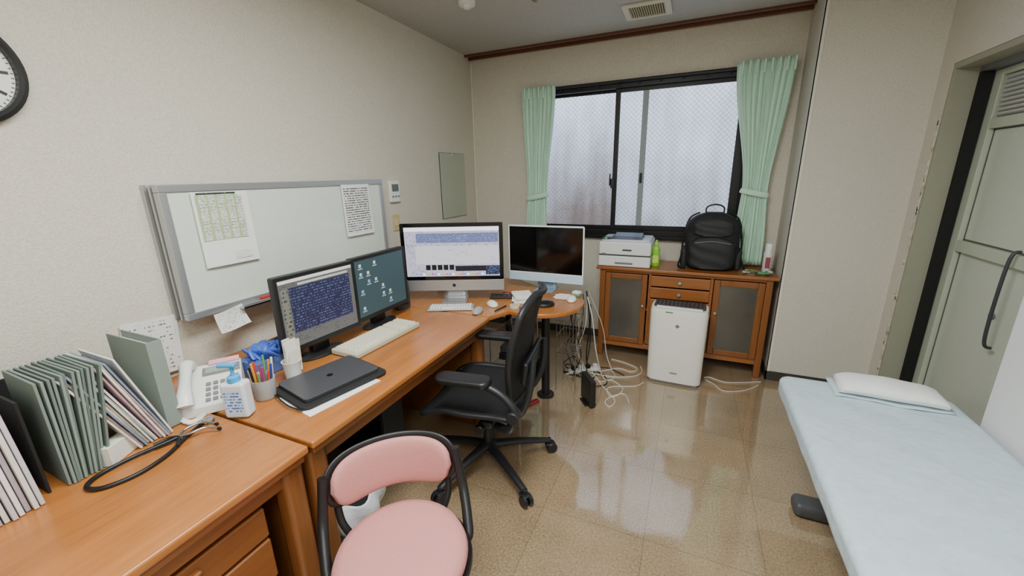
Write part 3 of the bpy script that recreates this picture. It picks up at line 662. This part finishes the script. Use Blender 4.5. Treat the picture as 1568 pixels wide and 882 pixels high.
# telephone
g=group('telephone',(-1.595,.788,.711),56)
TEL=mat('phone_white',(230,230,225),.4,var=.02)
prism(g,'body',[(-.12,0),(.12,0),(.12,.03),(-.09,.095),(-.12,.095)],-.10,.10,TEL,.006,rot=(90,0,-90))
def onslope(x,t,lift=.003):
    return (x,-.12+.21*t,.03+.065*t+lift)
sl=degrees(atan2(.065,.21))
box(g,'lcd_bezel',onslope(.035,.85),(.12,.045,.006),GREY,.002,(sl,0,0)); box(g,'lcd',onslope(.035,.85,.0065),(.10,.03,.002),mat('phone_lcd',(150,160,150),.3),0,(sl,0,0))
box(g,'memo_strip',onslope(.045,1.06,.004),(.10,.025,.012),mat('pink_memo',(230,170,186),.6),.001,(sl,0,0))
for i in range(3):
    for j in range(4): box(g,'key_%d%d'%(i,j),onslope(-.005+i*.022,.12+j*.13,.004),(.015,.015,.006),mat('phone_key',(120,122,124),.5),.002,(sl,0,0))
for i in range(2):
    for j in range(7): box(g,'line_key_%d%d'%(i,j),onslope(.066+i*.018,.10+j*.085,.004),(.011,.009,.005),GREY,.001,(sl,0,0))
tube(g,'handset',[(-.065,-.13,.05),(-.065,-.10,.082),(-.065,-.02,.108),(-.065,.05,.13),(-.065,.085,.115)],.02,TEL,flat=.8,radii=[.028,.026,.019,.019,.026,.028])
cord=[]; 
for i in range(70):
    t=i/69; a=i*1.5; cord.append((-.08+.06*t+.006*cos(a),-.135-.035*sin(t*pi)+.006*sin(a),.010+.004*sin(a)))
tube(g,'coiled_cord',cord,.0022,TEL,sm=2,seg=5)
# stethoscope
g=group('stethoscope'); ST=mat('stethoscope_black',(18,18,20),.4)
tube(g,'tubing',[(-1.445,.665,.720),(-1.41,.59,.718),(-1.37,.52,.717),(-1.355,.44,.717),(-1.38,.375,.717),(-1.425,.36,.717),(-1.455,.40,.717),(-1.455,.48,.718),(-1.435,.545,.722),(-1.425,.58,.724)],.0062,ST)
tube(g,'binaural_a',[(-1.425,.58,.724),(-1.44,.61,.73),(-1.425,.65,.735),(-1.39,.67,.725)],.004,CHR); tube(g,'binaural_b',[(-1.425,.58,.724),(-1.40,.61,.73),(-1.39,.64,.73),(-1.36,.66,.722)],.004,CHR)
tube(g,'yoke',[(-1.385,.555,.719),(-1.405,.57,.722),(-1.425,.58,.724),(-1.45,.565,.722),(-1.46,.53,.719)],.006,ST)
lathe(g,'chestpiece',[(0,0),(.019,0),(.022,.004),(.02,.009),(.008,.013),(0,.013)],(-1.452,.68,.7115),CHR,24)
for p in ((-1.388,.675,.722),(-1.358,.665,.719)): lathe(g,'ear_tip',[(0,-.006),(.005,-.004),(.006,0),(.004,.005),(0,.006)],p,ST,12)

# files on the desk
random.seed(9)
def leaning(g,name,x,yb,h,d,th,lean,m,rz=0):
    """slab standing on its bottom edge at y=yb, leaning by 'lean' deg (positive: top towards -Y)"""
    L_=radians(lean); cz=h/2*cos(L_)+th/2*abs(sin(L_)); cyy=yb-h/2*sin(L_)
    box(g,name,(x,cyy,.712+cz),(d,th,h),m,min(.001,th*.3),(lean,0,rz))
g=group('green_folders')
for i in range(12):
    leaning(g,'folder_%d'%i,-1.585+random.uniform(-.006,.006),.352+i*.0072,.305,.20,.0062,-i*.75-random.uniform(0,.7),mat('folder_green%d'%(i%3),[(112,126,118),(124,138,130),(100,114,106)][i%3],.75,var=.05),random.uniform(-1.5,1.5))
    if i%3==0: leaning(g,'folder_sheets_%d'%i,-1.59,.3555+i*.0072,.29,.18,.001,-i*.75,PAPER)
g=group('magazines')
cols=[(222,218,210),(176,150,146),(120,136,156),(226,222,214),(200,190,160),(206,206,208),(150,156,140),(226,220,220),(190,160,170),(224,224,218)]
for i in range(14):
    leaning(g,'issue_%d'%i,-1.605+random.uniform(-.01,.012),.515+i*.0066,.31,.21,.0055,24-i*.5+random.uniform(-1.2,1.2),mat('mag%d'%(i%10),cols[i%10],.4,var=.35,scale=45),random.uniform(-2,2))
g=group('green_binder'); 
bx=-1.645
box(g,'cover_front',(bx,.607,.866),(.235,.004,.305),GREEN,.001); box(g,'cover_back',(bx,.645,.866),(.235,.004,.305),GREEN,.001); box(g,'spine',(bx+.117,.626,.866),(.004,.042,.305),GREEN,.001); box(g,'sheets',(bx-.01,.626,.858),(.21,.032,.275),PAPER,.001)
g=group('journals')
for i in range(14):
    leaning(g,'journal_%d'%i,-1.56+random.uniform(-.006,.006),.13+i*.0122,.27+.006*(i%3),.21,.009,3,mat('journal%d'%(i%4),[(222,218,212),(200,194,200),(230,226,220),(168,158,168)][i%4],.55,var=.15,scale=50))
g=group('file_rack'); boxes(g,'frame',[span((-1.90,.03,.7105),(-1.89,.58,.93)),span((-1.89,.312,.7105),(-1.50,.318,.98)),span((-1.89,.03,.7105),(-1.75,.58,.7125))],BLKM,0)
g=group('medicine_box',(-1.51,.468,.711),-62)
box(g,'carton',(0,0,.03),(.095,.04,.06),mat('carton_cream',(220,218,206),.6),.002); quad(g,'label_print',(0,-.0205,.03),.085,.05,P3); quad(g,'barcode',(.03,-.021,.035),.018,.018,textmat('barcode',(240,240,240),(30,30,30),40,3,.3,.5))
# clutter on the side table
g=group('calculator',(-1.12,2.36,.711),20); box(g,'body',(0,0,.007),(.16,.09,.014),BLK,.004); box(g,'lcd',(0,.03,.015),(.09,.02,.002),GREY,0)
for i in range(4):
    for j in range(3): box(g,'key%d%d'%(i,j),(-.05+i*.033,-.03+j*.02,.0155),(.022,.012,.004),DGREY,.001)
g=group('memo_pads',(-.96,2.33,.711),28)
for i in range(7): box(g,'sheet_%d'%i,(random.uniform(-.008,.008),random.uniform(-.008,.008),.004+i*.007),(.12,.14,.006),PAPER,.0005,(0,0,random.uniform(-7,7)))
g=group('loose_papers',(-.745,2.495,.711)); 
for i in range(4): box(g,'sheet_%d'%i,(random.uniform(-.01,.01),random.uniform(-.01,.01),.001+i*.0014),(.08,.11,.0008),PAPER,0,(0,0,random.uniform(0,90)))
g=group('earphone_case',(-.79,2.28,.711),30); lathe(g,'case',[(0,0),(.045,0),(.05,.01),(.045,.022),(.02,.03),(0,.03)],(0,0,0),BLK,24,sx=1.3)
lathe(None,'adhesive_tape_roll',[(.02,0),(.032,0),(.032,.018),(.02,.018),(.02,0)],(-.95,2.18,.711),mat('tape',(210,200,170),.4),24)
g=group('card_tray',(-.655,2.555,.711),-15); box(g,'tray',(0,0,.010),(.06,.05,.02),mat('tray_green',(120,150,130),.5),.004); box(g,'cards',(0,0,.025),(.05,.04,.012),PAPER,.001)
g=group('envelope_stack',(-1.60,2.50,.711),15)
for i in range(5): box(g,'envelope_%d'%i,(0,0,.004+i*.008),(.2,.12,.007),mat('env%d'%(i%2),[(220,216,206),(186,170,140)][i%2],.7),.001,(0,0,random.uniform(-6,6)))
for k,(x,y,rz_) in enumerate(((-1.02,2.12,80),(-1.10,2.46,10),(-.87,2.15,-30))):
    g=group('ballpoint_pen'); a=radians(rz_); cyl(g,'barrel',(x-.06*cos(a),y-.06*sin(a),.7165),(x+.06*cos(a),y+.06*sin(a),.7165),.0045,[BLK,mat('pen_red',(180,50,60),.4),mat('pen_blue',(50,70,160),.4),WHT][k],seg=10); cyl(g,'tip',(x+.06*cos(a),y+.06*sin(a),.7165),(x+.072*cos(a),y+.072*sin(a),.7165),.003,CHR,.0008,8)

# ------------------------------------------------------------ office chair
g=group('office_chair',(-.885,1.64,0),188)
MESH=mat('chair_mesh',(26,27,29),.75,var=.2,scale=300,alpha=.82); CF=mat('chair_frame',(30,31,34),.45)
rzc=188
for k in range(5):
    a=radians([38,-34,-106,-178,110][k]-rzc); ca,sa=cos(a),sin(a); r0=.345
    tube(g,'base_arm_%d'%k,[(.03*ca,.03*sa,.115),(.15*ca,.15*sa,.105),(r0*ca,r0*sa,.072)],.02,CF,radii=[.030,.024,.017],flat=.75,seg=10)
    cx_,cy_=r0*ca,r0*sa; 
    cyl(g,'caster_stem_%d'%k,(cx_,cy_,.055),(cx_,cy_,.085),.010,CF)
    for q in (-1,1):
        ox,oy=-sa*.017*q,ca*.017*q
        cyl(g,'caster_wheel_%d'%k,(cx_+ox*.35+ca*.012,cy_+oy*.35+sa*.012,.029),(cx_+ox*1.5+ca*.012,cy_+oy*1.5+sa*.012,.029),.029,BLK)
    box(g,'caster_hood_%d'%k,(cx_,cy_,.052),(.05,.045,.014),CF,.006,(0,0,degrees(a)))
lathe(g,'hub',[(0,.08),(.04,.08),(.05,.095),(.045,.13),(.03,.14),(0,.14)],(0,0,0),CF); cyl(g,'gas_lift',(0,0,.12),(0,0,.36),.024,CF); cyl(g,'lift_rod',(0,0,.25),(0,0,.39),.014,DGREY)
box(g,'tilt_mechanism',(-.02,0,.375),(.22,.17,.07),CF,.02,seg=3); box(g,'tilt_cross',(-.06,0,.37),(.07,.40,.035),CF,.014)
cyl(g,'knob_near',(-.04,.17,.36),(-.04,.23,.36),.022,BLK); cyl(g,'knob_far',(-.04,-.17,.36),(-.04,-.23,.36),.022,BLK)
def seat(u,v):
    x=-.21+.46*u; y=(v-.5)*(.50-.05*abs(u-.5)); z=.452-.018*cos((v-.5)*pi)-.05*max(0,u-.75)**2*16*.9
    return (x,y,z)
grid(g,'seat_mesh',seat,22,18,MESH,.006)
rim=[seat(u,0) for u in (0,.25,.5,.75,.95)]+[seat(1,v) for v in (.08,.3,.5,.7,.92)]+[seat(u,1) for u in (.95,.75,.5,.25,0)]+[seat(0,v) for v in (.8,.5,.2)]
tube(g,'seat_frame',rim,.018,CF,True,flat=.8,seg=10)
def bw(v): return .185+.055*sin(min(1,v*1.15)*pi*.75)
def back(u,v):
    hw=bw(v)*(1 if v<.85 else sqrt(max(.02,1-((v-.85)/.17)**2))); y=(u-.5)*2*hw
    q=(u-.5)*2
    x=-.205-.075*v+.03*sin(v*pi)+.035*q*q-.02
    return (x,y,.49+.50*v)
grid(g,'back_mesh',back,20,22,MESH,.006)
rimb=[back(0,v) for v in (0,.2,.4,.6,.8,.92)]+[back(u,1) for u in (.1,.35,.5,.65,.9)]+[back(1,v) for v in (.92,.8,.6,.4,.2,0)]+[back(u,0) for u in (.75,.5,.25)]
tube(g,'back_frame',rimb,.015,CF,True,seg=10)
box(g,'lumbar_pad',(-.245,0,.64),(.03,.34,.11),BLK,.014,(0,-8,0),3)
for q in (-1,1):
    tube(g,'back_support',[(-.10,.10*q,.37),(-.21,.14*q,.42),(-.265,.15*q,.55),(-.28,.13*q,.70)],.018,CF,radii=[.022,.020,.014])
    tube(g,'arm_post',[(-.12,.20*q,.38),(-.20,.265*q,.42),(-.225,.275*q,.52),(-.17,.27*q,.585),(-.09,.265*q,.62)],.018,CF,radii=[.02,.022,.018,.016],seg=10)
    pp=rrect(.26,.095,.04); prism(g,'arm_pad',pp,.62,.650,BLK,.012,loc=(.01,.262*q,0),seg=3)
    cyl(g,'arm_knob',(-.225,.25*q,.50),(-.225,.31*q,.50),.028,CF)

# ------------------------------------------------------------ pink chair
g=group('upholstered_chair',(-.69,.715,0),-47)
PINK=mat('pink_fabric',(202,136,132),.85,var=.12,scale=250,bump=.35,bscale=500)
lathe(g,'seat_cushion',[(0,.400),(.178,.400),(.196,.412),(.200,.432),(.191,.452),(.165,.462),(.1,.464),(0,.461)],(0,0,0),PINK,48,ang=80,sy=.97)
lathe(g,'seat_shell',[(0,.375),(.15,.378),(.195,.392),(.207,.405),(.205,.418),(.195,.41),(0,.405)],(0,0,0),BLK,48)
Rb=.262; AA=radians(49)
def arc(rad,a,z,x0=.02): return (x0-rad*cos(a),rad*sin(a),z)
def solidpad(name,r0,r1,ins,z0,z1,m):
    def fn(u,v):
        a=(v*2-1)*(AA-ins); e=abs(v*2-1); k=sqrt(max(0.0,1-e**6))*.999+.001
        t=u*2*pi; x,y=sup(t,3.2); rr=(r0+r1)/2+(r1-r0)/2*x*(.6+.4*k); zz=(z0+z1)/2+(z1-z0)/2*y*k
        return arc(rr+.16*(zz-.6),a,zz-.012*e*e)
    return grid(g,name,fn,28,40,m,closeu=True,caps=True)
solidpad('back_cushion',.238,.270,.05,.505,.66,PINK)
solidpad('back_shell',.268,.284,-.01,.494,.668,BLK)
for q in (-1,1):
    tube(g,'side_arm',[arc(.276,q*(AA-.02),.63),arc(.272,q*(AA+.03),.56),arc(.262,q*(AA+.12),.49),(-.06,.212*q,.43),(-.02,.20*q,.395),(.0,.14*q,.382)],.014,BLK,radii=[.013,.016,.016,.013],seg=10)
    tube(g,'rear_bar',[arc(.285,q*AA*.8,.53),(-.17,.17*q,.45),(-.13,.13*q,.39),(0,.08*q,.372)],.012,BLK,seg=10)
cyl(g,'gas_lift',(0,0,.10),(0,0,.38),.024,BLK)
lathe(g,'hub',[(0,.06),(.04,.06),(.045,.10),(.03,.12),(0,.12)],(0,0,0),BLK)
for k in range(5):
    a=k*2*pi/5+.3; ca,sa=cos(a),sin(a)
    tube(g,'base_arm_%d'%k,[(.03*ca,.03*sa,.09),(.14*ca,.14*sa,.08),(.25*ca,.25*sa,.06)],.02,BLK,radii=[.026,.02,.015],flat=.7)
    cyl(g,'caster_%d'%k,(.25*ca-sa*.02,.25*sa+ca*.02,.025),(.25*ca+sa*.02,.25*sa-ca*.02,.025),.025,BLK)

# waste bin with bag
g=group('waste_bin',(-1.17,.94,0))
lathe(g,'bin',[(0,.004),(.10,.004),(.12,.28),(.125,.285),(.118,.285),(.095,.01),(0,.01)],(0,0,0),GREY,28)
BAG=mat('plastic_bag_white',(216,220,226),.35,var=.05,scale=20,bump=.5,bscale=30)
grid(g,'bin_bag',lambda u,v:((.128+.012*sin(u*2*pi*7+v*3)+.02*sin(v*3))*cos(u*2*pi),(.128+.012*sin(u*2*pi*7+v*3)+.02*sin(v*3))*sin(u*2*pi),.20+.13*v+.012*sin(u*2*pi*5)),60,10,BAG,.001,closeu=True)
g=group('computer_tower',(-1.60,1.50,0)); box(g,'case',(0,0,.21),(.40,.17,.40),BLK,.006); box(g,'front_panel',(.205,0,.21),(.012,.16,.38),DGREY,.004); box(g,'drive_bay',(.213,0,.34),(.004,.14,.03),GREY,.002)
for sx_ in (-.15,.15): box(g,'foot',(sx_,0,.006),(.04,.15,.012),BLK,.002)

# wire rack under side table
g=group('wire_rack')
X0,X1,YA,YB2=-1.14,-.94,2.20,2.55
for x in (X0,X1):
    for y in (YA,YB2): cyl(g,'post',(x,y,0),(x,y,.50),.006,CHR,seg=10)
for z in (.06,.28,.49):
    tube(g,'rim',[(X0,YA,z),(X1,YA,z),(X1,YB2,z),(X0,YB2,z)],.004,CHR,True,sm=0,seg=6)
    for i in range(1,9): x=X0+(X1-X0)*i/9; cyl(g,'wire',(x,YA,z),(x,YB2,z),.0018,CHR,seg=5)
    for i in range(1,3): y=YA+(YB2-YA)*i/3; cyl(g,'brace',(X0,y,z-.004),(X1,y,z-.004),.003,CHR,seg=5)
box(g,'drive_case',(-1.04,2.38,.315),(.15,.22,.05),BLK,.005); box(g,'second_unit',(-1.04,2.38,.365),(.14,.20,.045),DGREY,.005)
box(g,'router_case',(-1.04,2.40,.09),(.16,.2,.045),BLK,.006)
g=group('wire_basket')
for z in (.30,.42,.54):
    tube(g,'rim',[(-.78,2.50,z),(-.64,2.50,z),(-.64,2.68,z),(-.78,2.68,z)],.003,CHR,True,sm=0,seg=6)
for x in (-.78,-.71,-.64):
    for y in (2.50,2.59,2.68): cyl(g,'wire',(x,y,0 if (x!=-.71 and y!=2.59) else .30),(x,y,.54),.0025,CHR,seg=6)
for i in range(6): cyl(g,'floor_wire',(-.78,2.51+i*.032,.30),(-.64,2.51+i*.032,.30),.0018,CHR,seg=5)
g=group('modem_unit',(-.53,2.43,0),35); box(g,'case',(0,0,.10),(.04,.17,.19),BLK,.006); box(g,'foot',(0,0,.006),(.08,.10,.012),BLK,.004); box(g,'vent_face',(.021,0,.10),(.003,.13,.14),DGREY,.001)
for i in range(6): box(g,'rib_%d'%i,(.023,-.05+i*.02,.10),(.003,.006,.12),BLK,0)
WC=mat('white_cable',(222,218,208),.5,var=0); BC=mat('black_cable',(22,22,24),.5,var=0)
g=group('red_pouch',(-.875,2.27,0),60); box(g,'pouch',(0,0,.010),(.11,.04,.018),mat('red_cloth',(140,40,46),.7),.007); box(g,'zip',(0,0,.0195),(.09,.004,.002),BLK,0)
cb=group('cable_bundle')
box(cb,'power_strip',(-.66,2.86,.014),(.26,.045,.028),WHT,.006,(0,0,35))
for i in range(4): box(cb,'plug_%d'%i,(-.66+(-.09+i*.06)*cos(radians(35)),2.86+(-.09+i*.06)*sin(radians(35)),.042),(.035,.03,.03),[BLK,WHT][i%2],.005,(0,0,35))
rf=.005
def cable(name,pts,r,m,g=None):
    tube(cb if g is None else g,name,pts,r,m,seg=6,sm=8)
cable('cord_a',[(-.62,2.72,.66),(-.58,2.72,.5),(-.55,2.74,.25),(-.50,2.78,rf+.02),(-.42,2.78,rf),(-.34,2.70,rf),(-.35,2.60,rf),(-.40,2.55,rf),(-.44,2.64,rf),(-.40,2.70,rf),(-.26,2.76,rf),(-.21,2.84,rf)],.004,WC)
cable('cord_b',[(-.60,2.84,.03),(-.52,2.74,rf),(-.47,2.66,rf),(-.42,2.60,rf),(-.36,2.50,rf),(-.38,2.42,rf),(-.42,2.46,rf),(-.40,2.54,rf),(-.32,2.62,rf),(-.27,2.52,rf)],.004,WC)
cable('cord_c',[(-.64,2.84,.03),(-.55,2.9,rf),(-.42,3.0,rf),(-.32,2.98,rf),(-.28,3.05,rf),(-.38,3.12,rf),(-.5,3.15,rf)],.004,WC)
cable('cord_f',[(-.60,2.80,.03),(-.50,2.84,rf),(-.38,2.86,rf),(-.28,2.92,rf),(-.24,3.0,rf),(-.26,3.1,rf)],.004,WC)
cable('cord_g',[(-.66,2.92,.64),(-.56,3.0,.35),(-.52,3.02,.1),(-.46,2.95,rf),(-.42,2.84,rf),(-.50,2.74,rf),(-.58,2.80,rf)],.003,WC)
cable('cord_h',[(-.62,2.80,rf),(-.54,2.66,rf),(-.46,2.72,rf),(-.50,2.84,rf),(-.60,2.92,rf),(-.50,2.98,rf),(-.36,2.9,rf)],.0035,BC)
cable('cord_d',[(-.66,2.86,.66),(-.64,2.9,.4),(-.66,2.92,.1),(-.62,2.9,rf),(-.56,2.84,rf),(-.58,2.76,rf),(-.66,2.76,rf),(-.74,2.80,rf)],.005,BC)
cable('cord_e',[(-.60,2.74,.60),(-.60,2.76,.3),(-.62,2.76,.08),(-.56,2.72,rf),(-.52,2.62,rf),(-.54,2.56,rf),(-.58,2.60,rf)],.004,BC)
random.seed(3)
for k in range(8):
    p=[( -.74+random.uniform(-.10,.10),2.83+random.uniform(-.08,.10),z) for z in (.62,.4,.2,.03,rf,rf,rf)]
    tube(cb,'lead_%d'%k,p,.0032,[BC,WC,BC][k%3],seg=5,sm=6)
g=group('power_cord')
cable('cord_a',[(.21,3.05,rf),(.26,3.0,rf),(.32,2.92,rf),(.42,2.95,rf),(.50,3.02,rf),(.56,3.1,rf)],.0035,WC,g)
cable('cord_b',[(.20,3.08,rf),(.24,3.10,rf),(.34,3.06,rf),(.46,3.10,rf),(.58,3.16,rf)],.0035,WC,g)
g=group('power_cord')
cable('cord',[(-1.9,1.2,.66),(-1.7,1.25,.5),(-1.5,1.22,.45),(-1.45,1.15,.42),(-1.6,1.12,.5),(-1.9,1.10,.66)],.005,BC,g)

# ------------------------------------------------------------ examination bed
g=group('examination_bed')
BM=mat('bed_sheet_blue',(194,212,219),.8,var=.12,scale=26,bump=.35,bscale=35)
def bedsheet():
    x0,x1,y0,y1,zt=.475,1.12,.30,2.20,.52; dr=.075; rr=.045
    def prof(t,a,b):
        L0=dr; Lw=b-a; T=2*L0+Lw; s_=t*T
        if s_<L0: return a,(L0-s_)/L0
        if s_>L0+Lw: return b,(s_-L0-Lw)/L0
        return a+(s_-L0),0
    def fn(u,v):
        x,qx=prof(u,x0,x1); y,qy=prof(v,y0,y1)
        q=max(qx,qy); z=zt-q*dr
        dx=min(x-x0,x1-x); dy=min(y-y0,y1-y); e=min(dx,dy)
        if dx<rr and dy<rr:
            ccx=x0+rr if x<(x0+x1)/2 else x1-rr; ccy=y0+rr if y<(y0+y1)/2 else y1-rr
            vx,vy=x-ccx,y-ccy; l=sqrt(vx*vx+vy*vy); mm=max(abs(vx),abs(vy))
            if l>1e-6: x=ccx+vx*mm/l; y=ccy+vy*mm/l
        if q==0 and e<.03: z-=.014*(1-e/.03)**2
        elif q>0: z-=.014
        wv=.0022*sin(x*23+sin(y*6)*2)*sin(y*9+x*4)+.0012*sin(y*31+x*17)
        if q==0: z+=wv*min(1,e/.06)
        else:
            w2=.0012*sin((x+y)*30)*q
            if qx>=qy: x+= (-w2 if u<.5 else w2)
            else: y+=(-w2 if v<.5 else w2)
            if q>.8:
                t_=(q-.8)/.2*.012
                x+= t_ if u<.5 else -t_
        return (x,y,z)
    return fn
grid(g,'sheet',bedsheet(),80,140,BM,.003)
box(g,'mattress',(.7975,1.25,.468),(.625,1.875,.07),mat('mattress_vinyl',(200,212,214),.5),.015,seg=3)
box(g,'bed_frame',(.80,1.25,.415),(.58,1.8,.04),mat('frame_ivory',(196,196,188),.4),.008)
box(g,'pedestal_cover',(.82,1.25,.23),(.32,.70,.34),mat('pedestal_grey',(150,152,152),.5),.03,seg=3)
box(g,'base_spine',(.82,1.15,.045),(.16,1.40,.06),DGREY,.015)
for y in (1.88,.55): box(g,'base_foot',(.80,y,.035),(.52,.10,.07),mat('foot_grey',(74,76,80),.5),.028,seg=4)
for k in range(2): tube(g,'scissor_arm_%d'%k,[(.70+.24*k,.7,.08),(.70+.24*k,1.8,.40)],.018,GREY,sm=0)
g=group('pillow',(.865,2.115,.523),-2)
PI=mat('pillow_white',(236,238,236),.85,var=.03,scale=20,bump=.25,bscale=60)
def pil(W,D,H,zo,sd):
    def fn(u,v):
        a=v*2*pi; X=(u-.5)*W; y,z=sup(a,2.3); e=abs(u*2-1); k=1-.30*e**5
        hh=H*(1+.18*sin(u*pi*1.0+.4)) 
        return (X+.003*sin(a*3),D/2*y*(1-.10*e**8)+.003*sin(u*9+sd),zo+hh/2*k+hh/2*z*k+(.002*sin(u*14+a+sd) if z>0 else 0))
    return fn
grid(g,'cushion',lambda u,v:pil(.36,.165,.062,0.003,0)(v,u),40,30,PI,closeu=True,caps=True)
tube(g,'seam_piping',[(-.175,-.078,.034),(-.08,-.084,.038),(.08,-.083,.038),(.175,-.078,.032)],.002,PI)
grid(g,'cover_cloth',lambda u,v:(-.20+.40*u,-.085+.19*v+.008*sin(u*8),.0035+.0015*sin(u*20)),20,10,BM,.002)
g=group('partition_screen')
pw=1.35; ph=1.20
pts=[(0,0),(pw,0),(pw,ph)]+[(.06+.06*cos(radians(a)),ph-.06+.06*sin(radians(a))) for a in (90,112,135,157,180)]
prism(g,'panel',pts,0,.03,mat('panel_white',(226,226,226),.45,var=.02),.006,loc=(1.165,2.03,.04),rot=(90,0,-90))
for y in (1.95,.85): box(g,'foot',(1.15,y,.02),(.045,.05,.04),GREY,.006)

# ------------------------------------------------------------ lights
def area(name,loc,rot,sx,sy,power,col):
    l=bpy.data.lights.new(name,'AREA'); l.shape='RECTANGLE'; l.size=sx; l.size_y=sy; l.energy=power; l.color=col
    o=bpy.data.objects.new(name,l); o.location=loc; o.rotation_euler=[radians(a) for a in rot]; SC.collection.objects.link(o); return o
def fixture(x,y,p):
    g=group('ceiling_light'); box(g,'housing',(x,y,ZC-.03),(.62,1.25,.058),WHT,.01)
    a=area('lamp',(x,y,ZC-.065),(0,0,0),.58,1.2,p,(.97,1,.98)); a.parent=g
fixture(-.45,.75,70); fixture(.3,-.7,40)
W=bpy.data.worlds.new('world'); SC.world=W; W.use_nodes=True
bg=W.node_tree.nodes['Background']; bg.inputs[0].default_value=(.75,.82,.9,1); bg.inputs[1].default_value=.6

# ------------------------------------------------------------ camera
f,pi_,ya,ro=616.6,radians(15.57),radians(23.91),radians(-1.24)
fwd=Vector((-sin(ya)*cos(pi_),cos(ya)*cos(pi_),-sin(pi_))); right=Vector((cos(ya),sin(ya),0)); up=right.cross(fwd)
r_=right*cos(ro)+up*sin(ro); u_=-right*sin(ro)+up*cos(ro)
cam=bpy.data.cameras.new('camera'); co=bpy.data.objects.new('camera',cam); SC.collection.objects.link(co)
M=Matrix((( r_.x,u_.x,-fwd.x,0),(r_.y,u_.y,-fwd.y,0),(r_.z,u_.z,-fwd.z,1.5),(0,0,0,1)))
co.matrix_world=M; cam.sensor_width=36; cam.lens=36*f/1568; cam.clip_start=.02
SC.camera=co
